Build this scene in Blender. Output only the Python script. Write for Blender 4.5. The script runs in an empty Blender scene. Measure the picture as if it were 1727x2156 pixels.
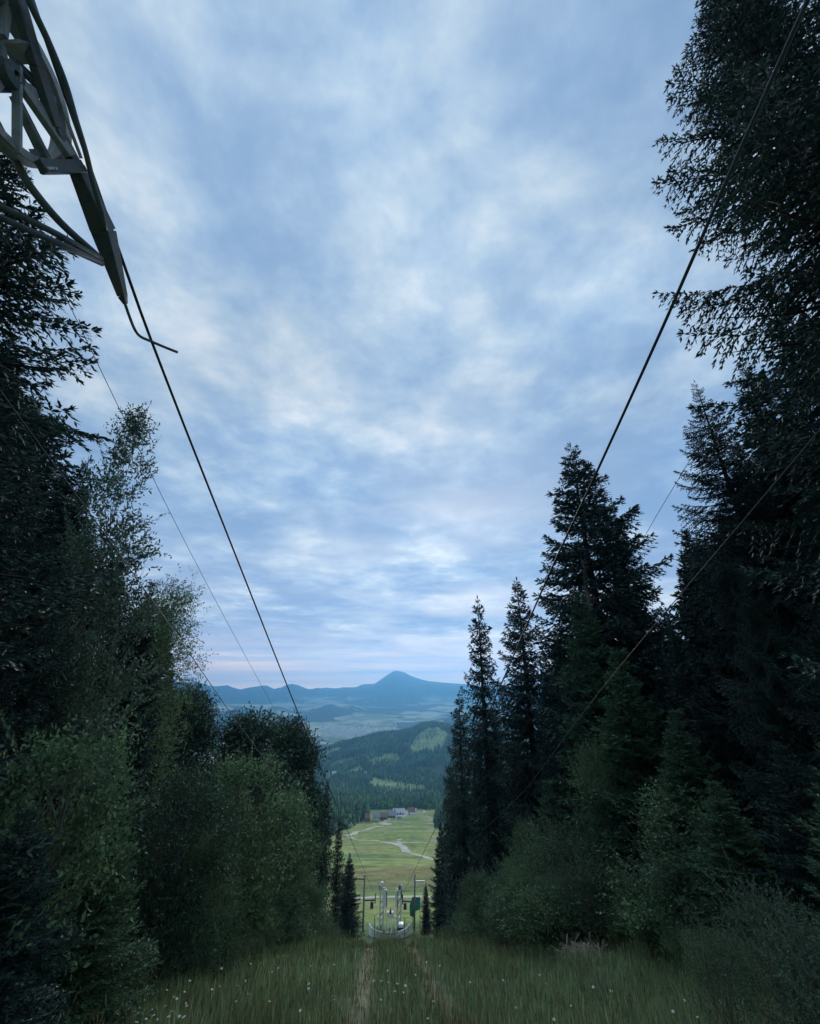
import bpy, math, random
import numpy as np
from mathutils import Vector

S = bpy.context.scene
COL = S.collection
rng = np.random.default_rng(7)
random.seed(7)

# ------------------------------------------------------------------ camera, sky, sun, exposure
PITCH = math.radians(22.7)
FPX, CU, CV = 870.0, 863.5, 1078.0          # focal length and centre in the photograph's pixels (1727 x 2156)
cam_data = bpy.data.cameras.new("camera")
cam_data.lens = 36.0 * FPX / 2156.0
cam_data.sensor_width = 36.0
cam_data.clip_start = 0.05
cam_data.clip_end = 90000.0
cam = bpy.data.objects.new("camera", cam_data)
COL.objects.link(cam)
cam.rotation_euler = (math.radians(90) + PITCH, 0, 0)
S.camera = cam

SUN_EL, SUN_AZ = math.radians(18), math.radians(5)     # azimuth measured from +Y towards +X
world = bpy.data.worlds.new("World")
S.world = world
world.use_nodes = True
wn, wl = world.node_tree.nodes, world.node_tree.links
wn.clear()


def N(nodes, t, **kw):
    n = nodes.new(t)
    for k, v in kw.items():
        if k in ('operation', 'blend_type', 'data_type', 'noise_dimensions', 'sky_type', 'sun_disc', 'interpolation_type',
                 'sun_elevation', 'sun_rotation', 'attribute_name', 'air_density', 'dust_density', 'normalize', 'altitude', 'clamp'):
            setattr(n, k, v)
        else:
            n.inputs[k if not k.startswith('i') or not k[1:].isdigit() else int(k[1:])].default_value = v
    return n


def ramp(nodes, stops, mode='LINEAR'):
    r = nodes.new('ShaderNodeValToRGB')
    r.color_ramp.interpolation = mode
    e = r.color_ramp.elements
    while len(e) > 1:
        e.remove(e[-1])
    e[0].position = stops[0][0]
    e[0].color = (*stops[0][1], 1)
    for p, c in stops[1:]:
        x = e.new(p)
        x.color = (*c, 1)
    return r


def build_sky():
    out = wn.new('ShaderNodeOutputWorld')
    bg = wn.new('ShaderNodeBackground')
    bg.inputs['Strength'].default_value = 0.1
    sky = N(wn, 'ShaderNodeTexSky', sky_type='NISHITA', sun_disc=False, sun_elevation=SUN_EL, sun_rotation=SUN_AZ, air_density=1.0, dust_density=0.6)
    tc = wn.new('ShaderNodeTexCoord')
    sep = wn.new('ShaderNodeSeparateXYZ')
    wl.new(tc.outputs['Generated'], sep.inputs[0])
    # cloud deck: direction projected on a level sheet
    zz = N(wn, 'ShaderNodeMath', operation='MAXIMUM', i1=0.0)
    wl.new(sep.outputs['Z'], zz.inputs[0])
    za = N(wn, 'ShaderNodeMath', operation='ADD', i1=0.085)
    wl.new(zz.outputs[0], za.inputs[0])
    dx = N(wn, 'ShaderNodeMath', operation='DIVIDE')
    dy = N(wn, 'ShaderNodeMath', operation='DIVIDE')
    wl.new(sep.outputs['X'], dx.inputs[0]); wl.new(za.outputs[0], dx.inputs[1])
    wl.new(sep.outputs['Y'], dy.inputs[0]); wl.new(za.outputs[0], dy.inputs[1])
    cmb = wn.new('ShaderNodeCombineXYZ')
    wl.new(dx.outputs[0], cmb.inputs[0]); wl.new(dy.outputs[0], cmb.inputs[1])
    cmb.inputs[2].default_value = 4.3
    big = N(wn, 'ShaderNodeTexNoise', Scale=1.25, Detail=7.0, Roughness=0.54, Distortion=0.12)
    wl.new(cmb.outputs[0], big.inputs['Vector'])
    sml = N(wn, 'ShaderNodeTexNoise', Scale=3.6, Detail=8.0, Roughness=0.60, Distortion=0.15)
    wl.new(cmb.outputs[0], sml.inputs['Vector'])
    mixn = N(wn, 'ShaderNodeMath', operation='MULTIPLY_ADD', i1=0.44)
    wl.new(sml.outputs['Fac'], mixn.inputs[0])
    b6 = N(wn, 'ShaderNodeMath', operation='MULTIPLY', i1=0.68)
    wl.new(big.outputs['Fac'], b6.inputs[0])
    wl.new(b6.outputs[0], mixn.inputs[2])
    cr = ramp(wn, [(p_, tuple(c_ / 12 for c_ in q_)) for p_, q_ in ((0.38, (2.5, 4.1, 6.6)), (0.46, (3.4, 5.1, 7.5)), (0.52, (4.6, 6.3, 8.3)), (0.575, (6.2, 7.7, 9.0)), (0.65, (9.4, 10.0, 10.6)))], 'B_SPLINE')
    crs = N(wn, 'ShaderNodeVectorMath', operation='MULTIPLY'); crs.inputs[1].default_value = (12, 12, 12)
    wl.new(cr.outputs[0], crs.inputs[0])
    low = ramp(wn, [(0.0, (0.3, 0.3, 0.3)), (0.14, (0.75, 0.75, 0.75)), (0.42, (0.8, 0.8, 0.8)), (0.72, (0.25, 0.25, 0.25)), (0.95, (0.0, 0.0, 0.0))], 'EASE')
    wl.new(zz.outputs[0], low.inputs[0])
    lo2 = N(wn, 'ShaderNodeMath', operation='MULTIPLY_ADD', i1=-0.10); lo2.inputs[2].default_value = -0.022
    wl.new(low.outputs[0], lo2.inputs[0])
    fac = N(wn, 'ShaderNodeMath', operation='ADD')
    wl.new(mixn.outputs[0], fac.inputs[0]); wl.new(lo2.outputs[0], fac.inputs[1])
    wl.new(fac.outputs[0], cr.inputs[0])
    # thin gaps of clear sky
    gap = N(wn, 'ShaderNodeTexNoise', Scale=0.8, Detail=4.0, Roughness=0.5, Distortion=0.2)
    off = N(wn, 'ShaderNodeVectorMath', operation='ADD')
    off.inputs[1].default_value = (7.1, 2.2, 9.0)
    wl.new(cmb.outputs[0], off.inputs[0]); wl.new(off.outputs[0], gap.inputs['Vector'])
    gr = ramp(wn, [(0.40, (1, 1, 1)), (0.62, (0.72, 0.72, 0.72))])
    wl.new(gap.outputs['Fac'], gr.inputs[0])
    mx = N(wn, 'ShaderNodeMix', data_type='RGBA')
    wl.new(gr.outputs[0], mx.inputs[0])
    wl.new(sky.outputs[0], mx.inputs[6]); wl.new(crs.outputs[0], mx.inputs[7])
    # brighter, warmer band low over the horizon
    hz = ramp(wn, [(0.0, (1, 1, 1)), (0.045, (0.8, 0.8, 0.8)), (0.13, (0.25, 0.25, 0.25)), (0.34, (0, 0, 0))], 'LINEAR')
    wl.new(zz.outputs[0], hz.inputs[0])
    stv = N(wn, 'ShaderNodeCombineXYZ')
    sx = N(wn, 'ShaderNodeMath', operation='MULTIPLY', i1=1.6); wl.new(sep.outputs['X'], sx.inputs[0])
    sz = N(wn, 'ShaderNodeMath', operation='MULTIPLY', i1=42.0); wl.new(sep.outputs['Z'], sz.inputs[0])
    wl.new(sx.outputs[0], stv.inputs[0]); wl.new(sz.outputs[0], stv.inputs[2])
    st = N(wn, 'ShaderNodeTexNoise', Scale=1.3, Detail=5.0, Roughness=0.55, Distortion=0.3)
    wl.new(stv.outputs[0], st.inputs['Vector'])
    sr = ramp(wn, [(p_, tuple(c_ / 12 for c_ in q_)) for p_, q_ in ((0.38, (6.6, 7.2, 9.2)), (0.53, (8.6, 8.6, 10.0)), (0.66, (12.0, 10.2, 9.4)))])
    srs = N(wn, 'ShaderNodeVectorMath', operation='MULTIPLY'); srs.inputs[1].default_value = (12, 12, 12)
    wl.new(sr.outputs[0], srs.inputs[0])
    wl.new(st.outputs['Fac'], sr.inputs[0])
    mh = N(wn, 'ShaderNodeMix', data_type='RGBA')
    wl.new(hz.outputs[0], mh.inputs[0]); wl.new(mx.outputs[2], mh.inputs[6]); gl = ramp(wn, [(0.0, (1.0, 0.78, 0.56)), (0.028, (0.84, 0.67, 0.52)), (0.055, (0.52, 0.49, 0.46)), (0.11, (0.36, 0.38, 0.41))])
    wl.new(zz.outputs[0], gl.inputs[0])
    gls = N(wn, 'ShaderNodeVectorMath', operation='MULTIPLY'); gls.inputs[1].default_value = (2.4, 2.4, 2.4)
    wl.new(gl.outputs[0], gls.inputs[0])
    glm = N(wn, 'ShaderNodeVectorMath', operation='MULTIPLY')
    wl.new(srs.outputs[0], glm.inputs[0]); wl.new(gls.outputs[0], glm.inputs[1])
    wl.new(glm.outputs[0], mh.inputs[7])
    wl.new(mh.outputs[2], bg.inputs['Color'])
    wl.new(bg.outputs[0], out.inputs[0])


build_sky()

sun_data = bpy.data.lights.new("sun", 'SUN')
sun_data.energy = 1.35
sun_data.angle = math.radians(25)
sun_data.color = (1.0, 0.97, 0.91)
sun = bpy.data.objects.new("sun", sun_data)
COL.objects.link(sun)
sdir = Vector((math.sin(SUN_AZ) * math.cos(SUN_EL), math.cos(SUN_AZ) * math.cos(SUN_EL), math.sin(SUN_EL)))
sun.rotation_euler = sdir.to_track_quat('Z', 'Y').to_euler()

S.render.engine = 'CYCLES'
S.view_settings.view_transform = 'Standard'
S.view_settings.look = 'None'
S.view_settings.exposure = 0.0
S.view_settings.gamma = 1.0
S.cycles.use_denoising = True
S.cycles.max_bounces = 8
S.cycles.diffuse_bounces = 5
S.cycles.glossy_bounces = 2
S.cycles.transmission_bounces = 4
S.cycles.transparent_max_bounces = 4
S.cycles.use_adaptive_sampling = True
S.cycles.adaptive_threshold = 0.02


# ------------------------------------------------------------------ helpers
def ray(u, v):
    """Direction of the photograph's pixel (u, v)."""
    r, up = (u - CU) / FPX, (CV - v) / FPX
    return np.array([r, math.cos(PITCH) - up * math.sin(PITCH), math.sin(PITCH) + up * math.cos(PITCH)])


def at_dist(u, v, d):
    """Point of that pixel at horizontal distance d."""
    a = ray(u, v)
    return a * (d / math.hypot(a[0], a[1]))


def at_depth(u, v, dep):
    return ray(u, v) * dep


def at_y(u, v, y):
    a = ray(u, v)
    return a * (y / a[1])


def at_x(u, v, x):
    a = ray(u, v)
    return a * (x / a[0])


def project(x, y, z):
    dep = y * math.cos(PITCH) + z * math.sin(PITCH)
    up = -y * math.sin(PITCH) + z * math.cos(PITCH)
    dep = np.where(dep > 0.1, dep, 1e9)
    return CU + FPX * x / dep, CV - FPX * up / dep


def tan_el(u, v):
    a = ray(u, v)
    return a[2] / math.hypot(a[0], a[1])


def az_of(u, v):
    a = ray(u, v)
    return math.atan2(a[0], a[1])


def vnoise(x, y, seed=0):
    xi, yi = np.floor(x).astype(np.int64), np.floor(y).astype(np.int64)
    fx, fy = x - xi, y - yi
    fx, fy = fx * fx * (3 - 2 * fx), fy * fy * (3 - 2 * fy)

    def h(a, b):
        n = (a * 374761393 + b * 668265263 + seed * 974634541) & 0xffffffff
        n = ((n ^ (n >> 13)) * 1274126177) & 0xffffffff
        return ((n ^ (n >> 16)) & 0xffff) / 65535.0
    return (h(xi, yi) * (1 - fx) + h(xi + 1, yi) * fx) * (1 - fy) + (h(xi, yi + 1) * (1 - fx) + h(xi + 1, yi + 1) * fx) * fy


def fbm(x, y, seed=0, octv=4):
    s, a, t = 0.0, 1.0, 0.0
    for k in range(octv):
        s = s + a * vnoise(x * 2 ** k, y * 2 ** k, seed + k)
        t += a
        a *= 0.5
    return s / t


def smooth(a, b, x):
    t = np.clip((x - a) / (b - a), 0, 1)
    return t * t * (3 - 2 * t)


def hermite(xs, ys, x):
    xs, ys = np.asarray(xs, float), np.asarray(ys, float)
    dlt = np.diff(ys) / np.diff(xs)
    m = np.empty_like(ys)
    m[0], m[-1] = dlt[0], dlt[-1]
    for i in range(1, len(xs) - 1):
        m[i] = 0 if dlt[i - 1] * dlt[i] <= 0 else 2 * dlt[i - 1] * dlt[i] / (dlt[i - 1] + dlt[i])
    x = np.clip(x, xs[0], xs[-1])
    i = np.clip(np.searchsorted(xs, x) - 1, 0, len(xs) - 2)
    h = xs[i + 1] - xs[i]
    t = (x - xs[i]) / h
    return (2 * t ** 3 - 3 * t ** 2 + 1) * ys[i] + (t ** 3 - 2 * t ** 2 + t) * h * m[i] + (-2 * t ** 3 + 3 * t ** 2) * ys[i + 1] + (t ** 3 - t ** 2) * h * m[i + 1]


# ------------------------------------------------------------------ mesh helpers
def np_mesh(name, V, F, loops_per_face=4, mats=(), mat_idx=None, smooth_shade=False):
    """V n x 3, F m x k (all faces alike)."""
    me = bpy.data.meshes.new(name)
    V = np.ascontiguousarray(V, dtype=np.float32)
    F = np.ascontiguousarray(F, dtype=np.int32)
    m, k = F.shape
    me.vertices.add(len(V)); me.vertices.foreach_set('co', V.ravel())
    me.loops.add(m * k); me.loops.foreach_set('vertex_index', F.ravel())
    me.polygons.add(m)
    me.polygons.foreach_set('loop_start', np.arange(0, m * k, k, dtype=np.int32))
    me.polygons.foreach_set('loop_total', np.full(m, k, dtype=np.int32))
    for x in mats:
        me.materials.append(x)
    if mat_idx is not None:
        me.polygons.foreach_set('material_index', np.asarray(mat_idx, dtype=np.int32))
    if smooth_shade:
        me.polygons.foreach_set('use_smooth', np.ones(m, dtype=bool))
    me.update(calc_edges=True)
    return me


def link(name, data, parent=None, loc=None):
    o = bpy.data.objects.new(name, data)
    COL.objects.link(o)
    if parent is not None:
        o.parent = parent
    if loc is not None:
        o.location = loc
    return o


def tag(o, label=None, cat=None, group=None, kind=None):
    if label: o['label'] = label
    if cat: o['category'] = cat
    if group: o['group'] = group
    if kind: o['kind'] = kind
    return o


class MB:
    """Collects boxes, tubes, discs into one mesh."""
    def __init__(s):
        s.v, s.f = [], []

    def add(s, vs, fs):
        b = len(s.v)
        s.v += [tuple(map(float, p)) for p in vs]
        s.f += [tuple(b + i for i in f) for f in fs]
        return s

    def box(s, lo, hi):
        (a, b, c), (d, e, g) = lo, hi
        return s.add([(a, b, c), (d, b, c), (d, e, c), (a, e, c), (a, b, g), (d, b, g), (d, e, g), (a, e, g)],
                     [(0, 3, 2, 1), (4, 5, 6, 7), (0, 1, 5, 4), (1, 2, 6, 5), (2, 3, 7, 6), (3, 0, 4, 7)])

    def bar(s, p, q, w, h, w2=None, h2=None, up=(0, 0, 1)):
        p, q, up = np.array(p, float), np.array(q, float), np.array(up, float)
        d = q - p; d /= np.linalg.norm(d)
        a = np.cross(d, up); a /= max(np.linalg.norm(a), 1e-6)
        b = np.cross(a, d)
        w2, h2 = w2 or w, h2 or h
        vs = []
        for c, ww, hh in ((p, w, h), (q, w2, h2)):
            for i, j in ((-1, -1), (1, -1), (1, 1), (-1, 1)):
                vs.append(c + a * i * ww / 2 + b * j * hh / 2)
        return s.add(vs, [(3, 2, 1, 0), (4, 5, 6, 7), (0, 1, 5, 4), (1, 2, 6, 5), (2, 3, 7, 6), (3, 0, 4, 7)])

    def tube(s, pts, r, n=8, r2=None, caps=True):
        pts = [np.array(p, float) for p in pts]
        m = len(pts)
        rs = r if isinstance(r, (list, tuple)) else [r + ((r2 or r) - r) * i / (m - 1) for i in range(m)]
        vs, fs = [], []
        a = None
        for i, p in enumerate(pts):
            d = pts[min(i + 1, m - 1)] - pts[max(i - 1, 0)]
            d /= max(np.linalg.norm(d), 1e-9)
            if a is None:
                a = np.cross(d, (0, 0, 1) if abs(d[2]) < 0.9 else (1, 0, 0))
            a = a - d * a.dot(d)
            a /= np.linalg.norm(a)
            b = np.cross(d, a)
            for k in range(n):
                t = 2 * math.pi * k / n
                vs.append(p + (a * math.cos(t) + b * math.sin(t)) * rs[i])
        for i in range(m - 1):
            for k in range(n):
                k2 = (k + 1) % n
                fs.append((i * n + k, i * n + k2, (i + 1) * n + k2, (i + 1) * n + k))
        if caps:
            fs.append(tuple(range(n))[::-1])
            fs.append(tuple((m - 1) * n + k for k in range(n)))
        return s.add(vs, fs)

    def ring(s, c, ax, R, sec, n=40):
        """A lathe about axis ax through c: sec = closed list of (radius, along-axis)."""
        c, ax = np.array(c, float), np.array(ax, float)
        ax /= np.linalg.norm(ax)
        a = np.cross(ax, (0, 0, 1)); a /= np.linalg.norm(a)
        b = np.cross(ax, a)
        k = len(sec)
        vs, fs = [], []
        for i in range(n):
            t = 2 * math.pi * i / n
            e = a * math.cos(t) + b * math.sin(t)
            for rr, h in sec:
                vs.append(c + e * rr * R + ax * h)
        for i in range(n):
            j = (i + 1) % n
            for q in range(k):
                q2 = (q + 1) % k
                fs.append((i * k + q, j * k + q, j * k + q2, i * k + q2))
        return s.add(vs, fs)

    def build(s, name, mat, parent=None, loc=None, smooth_shade=False, bevel=0):
        me = bpy.data.meshes.new(name)
        me.from_pydata(s.v, [], s.f)
        if mat: me.materials.append(mat)
        if smooth_shade:
            me.polygons.foreach_set('use_smooth', np.ones(len(me.polygons), dtype=bool))
        me.update()
        o = link(name, me, parent, loc)
        if bevel:
            bv = o.modifiers.new('bevel', 'BEVEL'); bv.width = bevel; bv.segments = 2; bv.limit_method = 'ANGLE'
        return o


def empty(name, loc=(0, 0, 0), label=None, cat=None, group=None):
    o = bpy.data.objects.new(name, None)
    o.empty_display_size = 0.2
    COL.objects.link(o)
    o.location = loc
    return tag(o, label, cat, group)


# ------------------------------------------------------------------ materials
def mat_basic(name, col, rough=0.7, metal=0.0, var=0.25, scale=6.0, spec=0.4, bump=0.0, coord='Object', stretch=None, col2=None):
    m = bpy.data.materials.new(name)
    m.use_nodes = True
    n, l = m.node_tree.nodes, m.node_tree.links
    b = n['Principled BSDF']
    b.inputs['Roughness'].default_value = rough
    b.inputs['Metallic'].default_value = metal
    b.inputs['Specular IOR Level'].default_value = spec
    tc = n.new('ShaderNodeTexCoord')
    src = tc.outputs[coord]
    if stretch:
        mp = n.new('ShaderNodeMapping'); mp.inputs['Scale'].default_value = stretch
        l.new(src, mp.inputs[0]); src = mp.outputs[0]
    t = N(n, 'ShaderNodeTexNoise', Scale=scale, Detail=5.0, Roughness=0.6)
    l.new(src, t.inputs['Vector'])
    c2 = col2 or tuple(c * (1 + var) for c in col)
    r = ramp(n, [(0.32, tuple(c * (1 - var) for c in col)), (0.5, col), (0.7, c2)])
    l.new(t.outputs['Fac'], r.inputs[0])
    l.new(r.outputs[0], b.inputs['Base Color'])
    if bump:
        bp = n.new('ShaderNodeBump'); bp.inputs['Strength'].default_value = bump
        bp.inputs['Distance'].default_value = 0.02
        l.new(t.outputs['Fac'], bp.inputs['Height']); l.new(bp.outputs[0], b.inputs['Normal'])
    return m


def mat_leaf(name, col, var=0.45, nscale=0.55, rough=0.55, spec=0.25, transl=0.15, hue=(1.08, 1.12, 0.9), big=0.35):
    """Foliage: every leaf its own tone, larger patches of tone over the crown."""
    m = bpy.data.materials.new(name)
    m.use_nodes = True
    n, l = m.node_tree.nodes, m.node_tree.links
    b = n['Principled BSDF']
    b.inputs['Roughness'].default_value = rough
    b.inputs['Specular IOR Level'].default_value = spec
    g = n.new('ShaderNodeNewGeometry')
    dark = tuple(c * (1 - var) for c in col)
    lite = tuple(c * (1 + var) * h for c, h in zip(col, hue))
    r = ramp(n, [(0.0, dark), (0.55, col), (1.0, lite)])
    l.new(g.outputs['Random Per Island'], r.inputs[0])
    tc = n.new('ShaderNodeTexCoord')
    t = N(n, 'ShaderNodeTexNoise', Scale=nscale, Detail=3.0, Roughness=0.6)
    l.new(tc.outputs['Object'], t.inputs['Vector'])
    mr = ramp(n, [(0.3, (1 - big,) * 3), (0.7, (1 + big,) * 3)])
    l.new(t.outputs['Fac'], mr.inputs[0])
    mul = N(n, 'ShaderNodeMix', data_type='RGBA', blend_type='MULTIPLY'); mul.inputs[0].default_value = 1.0
    l.new(r.outputs[0], mul.inputs[6]); l.new(mr.outputs[0], mul.inputs[7])
    oi = n.new('ShaderNodeObjectInfo')
    orr = ramp(n, [(0.0, (0.82, 0.86, 0.9)), (1.0, (1.15, 1.1, 1.0))])
    l.new(oi.outputs['Random'], orr.inputs[0])
    mul2 = N(n, 'ShaderNodeMix', data_type='RGBA', blend_type='MULTIPLY'); mul2.inputs[0].default_value = 1.0
    l.new(mul.outputs[2], mul2.inputs[6]); l.new(orr.outputs[0], mul2.inputs[7])
    l.new(mul2.outputs[2], b.inputs['Base Color'])
    if transl:
        tr = n.new('ShaderNodeBsdfTranslucent')
        l.new(mul2.outputs[2], tr.inputs['Color'])
        ms = n.new('ShaderNodeMixShader'); ms.inputs[0].default_value = transl
        l.new(b.outputs[0], ms.inputs[1]); l.new(tr.outputs[0], ms.inputs[2])
        l.new(ms.outputs[0], n['Material Output'].inputs[0])
    return m


M_bark = mat_basic('spruce_bark', (0.055, 0.042, 0.034), 0.9, var=0.4, scale=14, spec=0.1, bump=0.6, stretch=(1, 1, 0.25))
M_greybark = mat_basic('grey_bark', (0.15, 0.14, 0.125), 0.9, var=0.4, scale=12, spec=0.1, bump=0.4, stretch=(1, 1, 0.3))
M_deadwood = mat_basic('weathered_dead_wood', (0.15, 0.13, 0.115), 0.9, var=0.35, scale=10, spec=0.1, bump=0.4, stretch=(1, 1, 0.2))
M_spruce = mat_leaf('spruce_needles', (0.033, 0.064, 0.058), transl=0.1, hue=(1.1, 1.15, 1.0))
M_spruce_dark = mat_leaf('dark_spruce_needles', (0.028, 0.055, 0.051), transl=0.08, hue=(1.1, 1.1, 1.0))  # slightly darker needle colour for the dense spruce
M_fresh = mat_leaf('fresh_spruce_needles', (0.075, 0.145, 0.085), transl=0.22)
M_brownneedle = mat_leaf('withered_needles', (0.075, 0.05, 0.036), transl=0.05, hue=(1.1, 1, 0.9))
M_willow = mat_leaf('willow_leaves', (0.105, 0.165, 0.115), transl=0.35, rough=0.5, spec=0.2)
M_birch = mat_leaf('birch_leaves', (0.112, 0.190, 0.112), transl=0.34)
M_rowan = mat_leaf('rowan_leaves', (0.044, 0.088, 0.064), transl=0.2)
M_bush = mat_leaf('bush_leaves', (0.112, 0.195, 0.108), transl=0.34)
M_greybush = mat_leaf('grey_willow_leaves', (0.100, 0.165, 0.110), transl=0.3, rough=0.6, spec=0.15, hue=(1.2, 1.15, 0.95))
M_herb = mat_leaf('herb_leaves', (0.088, 0.160, 0.096), transl=0.32, rough=0.6, spec=0.12)
M_grass = mat_leaf('tall_grass_blades', (0.175, 0.255, 0.140), transl=0.4, var=0.5, hue=(1.25, 1.2, 1.05))
M_drygrass = mat_leaf('dry_grass_blades', (0.20, 0.165, 0.085), transl=0.1, var=0.4, hue=(1.1, 1.05, 0.9))
M_forest = mat_leaf('distant_forest_foliage', (0.075, 0.138, 0.066), transl=0.0, spec=0.1, big=0.55, var=0.6, nscale=0.012)
M_cable = mat_basic('steel_rope', (0.06, 0.06, 0.065), 0.5, 0.6, var=0.2, scale=40)
M_wire = mat_basic('weathered_wire', (0.07, 0.07, 0.075), 0.6, 0.3, var=0.2, scale=40)
M_steel = mat_basic('grey_painted_steel', (0.27, 0.31, 0.32), 0.6, 0.1, var=0.4, scale=11, bump=0.2, col2=(0.30, 0.25, 0.19))
M_darksteel = mat_basic('worn_dark_steel', (0.085, 0.112, 0.13), 0.6, 0.15, var=0.4, scale=11, bump=0.2, col2=(0.11, 0.08, 0.06))
M_galv = mat_basic('galvanised_steel', (0.72, 0.74, 0.75), 0.45, 0.1, var=0.2, scale=8)
M_galvpost = mat_basic('weathered_post', (0.24, 0.24, 0.235), 0.8, var=0.25, scale=5)
M_panel = mat_basic('bright_sheet_metal', (0.88, 0.90, 0.92), 0.35, 0.1, var=0.08, scale=4)
M_white = mat_basic('white_paint', (0.86, 0.85, 0.81), 0.6, var=0.08, scale=3)
M_concrete = mat_basic('pale_concrete', (0.72, 0.69, 0.58), 0.9, var=0.18, scale=2.5)
M_rubber = mat_basic('black_rubber', (0.03, 0.03, 0.035), 0.8, var=0.2)
M_net = mat_basic('green_safety_net', (0.02, 0.20, 0.15), 0.8, var=0.25, scale=5)
M_dirt = mat_basic('pale_dirt', (0.60, 0.55, 0.44), 0.95, var=0.15, scale=0.12, spec=0.1)
M_petal = mat_basic('white_petals', (0.85, 0.86, 0.84), 0.6, var=0.04)
M_yolk = mat_basic('yellow_flower_centre', (0.60, 0.42, 0.05), 0.7, var=0.1)
M_stem = mat_basic('green_stem', (0.06, 0.09, 0.03), 0.7, var=0.2)
M_wall = mat_basic('light_render_wall', (0.74, 0.72, 0.68), 0.85, var=0.06, scale=0.6)
M_redwall = mat_basic('red_painted_timber', (0.27, 0.13, 0.11), 0.8, var=0.15, scale=2)
M_timber = mat_basic('brown_timber_wall', (0.22, 0.15, 0.10), 0.85, var=0.2, scale=2)
M_redroof = mat_basic('red_roof', (0.27, 0.165, 0.145), 0.8, var=0.15, scale=1.5)
M_brownroof = mat_basic('brown_roof', (0.25, 0.20, 0.18), 0.8, var=0.15, scale=1.5)
M_greyroof = mat_basic('grey_roof', (0.30, 0.29, 0.30), 0.7, var=0.12, scale=1.5)
M_paleroof = mat_basic('pale_sheet_roof', (0.55, 0.56, 0.58), 0.55, var=0.1, scale=0.8)
M_glass = mat_basic('dark_window_glass', (0.03, 0.04, 0.05), 0.15, var=0.1, spec=0.6)
M_gravel = mat_basic('grey_gravel_lot', (0.44, 0.42, 0.38), 0.95, var=0.15, scale=0.2, spec=0.1)


def mat_ground():
    m = bpy.data.materials.new('land_cover')
    m.use_nodes = True
    n, l = m.node_tree.nodes, m.node_tree.links
    b = n['Principled BSDF']
    b.inputs['Roughness'].default_value = 0.95
    b.inputs['Specular IOR Level'].default_value = 0.08
    a = n.new('ShaderNodeAttribute'); a.attribute_name = 'cover'
    g = n.new('ShaderNodeNewGeometry')
    prev = a.outputs['Color']
    for sc, lo, hi in ((1.6, 0.7, 1.3), (0.16, 0.66, 1.38), (0.012, 0.86, 1.14)):
        t = N(n, 'ShaderNodeTexNoise', Scale=sc, Detail=5.0, Roughness=0.65)
        l.new(g.outputs['Position'], t.inputs['Vector'])
        r = ramp(n, [(0.33, (lo,) * 3), (0.67, (hi,) * 3)])
        l.new(t.outputs['Fac'], r.inputs[0])
        mu = N(n, 'ShaderNodeMix', data_type='RGBA', blend_type='MULTIPLY'); mu.inputs[0].default_value = 1.0
        l.new(prev, mu.inputs[6]); l.new(r.outputs[0], mu.inputs[7])
        prev = mu.outputs[2]
    l.new(prev, b.inputs['Base Color'])
    return m


M_ground = mat_ground()

# ------------------------------------------------------------------ terrain
PY = [-26000, -400, -120, -60, -20, 0, 10.2, 20.6, 24, 30, 45, 60, 72, 77, 80, 82, 90, 125, 200, 400, 700, 900, 985, 1150, 1400, 1600, 2000, 2650, 3300, 5200, 7000, 9500, 12000, 15500, 19000, 26000]
PZ = [60, 40, 28, 17, 5.2, -1.85, -5.5, -9.3, -10.6, -13.5, -20.3, -27.0, -31.8, -33.1, -33.7, -34.1, -36.3, -46.3, -65, -115, -178, -216, -228, -262, -298, -315, -365, -430, -450, -450, -425, -380, -340, -300, -260, -150]


def axis_x(y):
    return 0.5 - 0.058 * np.clip(y, -20, 45) + np.where(y > 45, -0.034 * (y - 45), 0)


def azs(pts):
    a = sorted((az_of(u, v), tan_el(u, v)) for u, v in pts)
    return np.array([p[0] for p in a]), np.array([p[1] for p in a])


def c4(pts):   # points read from an enlargement of the far view
    return [(380 + 0.34 * x, 1395.4 + 0.34 * y) for x, y in pts]


R_HILL = azs([(560, 1650), (640, 1606), (668, 1592), (715, 1570), (760, 1558), (794, 1549), (832, 1545), (870, 1538), (884, 1530), (900, 1526), (913, 1525), (935, 1529), (990, 1542), (1100, 1560)])
R_MID = azs(c4([(-250, 280), (-100, 260), (20, 250), (140, 245), (260, 252), (430, 255), (540, 256), (620, 262), (700, 290), (770, 312), (800, 290), (850, 262), (900, 246), (940, 243), (975, 252), (1060, 254), (1130, 272), (1190, 300), (1260, 318), (1330, 312), (1420, 330), (1560, 350), (2000, 360)]))
R_SIDE = azs(c4([(1250, 470), (1330, 440), (1400, 408), (1450, 390), (1540, 362), (1650, 340), (1800, 325), (2000, 330)]))
R_MAIN = azs(c4([(x_, y_ if x_ > 1100 else 148 + (y_ - 148) * 1.35) for x_, y_ in [(-600, 120), (-300, 135), (-100, 118), (20, 130), (70, 125), (130, 130), (180, 146), (230, 146), (290, 141), (330, 153), (370, 161), (430, 151), (480, 146), (530, 141), (580, 158), (630, 150), (660, 138), (690, 135), (730, 141), (760, 150), (800, 162), (850, 152), (880, 160), (910, 168), (950, 158), (1000, 151), (1090, 150), (1120, 136), (1150, 132), (1200, 131), (1230, 112), (1260, 90), (1295, 66), (1326, 50), (1345, 50), (1365, 54), (1390, 61), (1420, 78), (1450, 90), (1490, 102), (1530, 112), (1590, 119), (1640, 124), (1727, 130), (1900, 140), (2200, 150), (2600, 130)]]))
R_FAR = azs(c4([(x_, y_ + 48) for x_, y_ in [(-500, 140), (-100, 130), (200, 128), (330, 117), (420, 130), (500, 118), (560, 111), (640, 119), (700, 120), (760, 111), (830, 116), (900, 105), (980, 112), (1060, 109), (1200, 118), (1500, 125), (2200, 130)]]))


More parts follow.
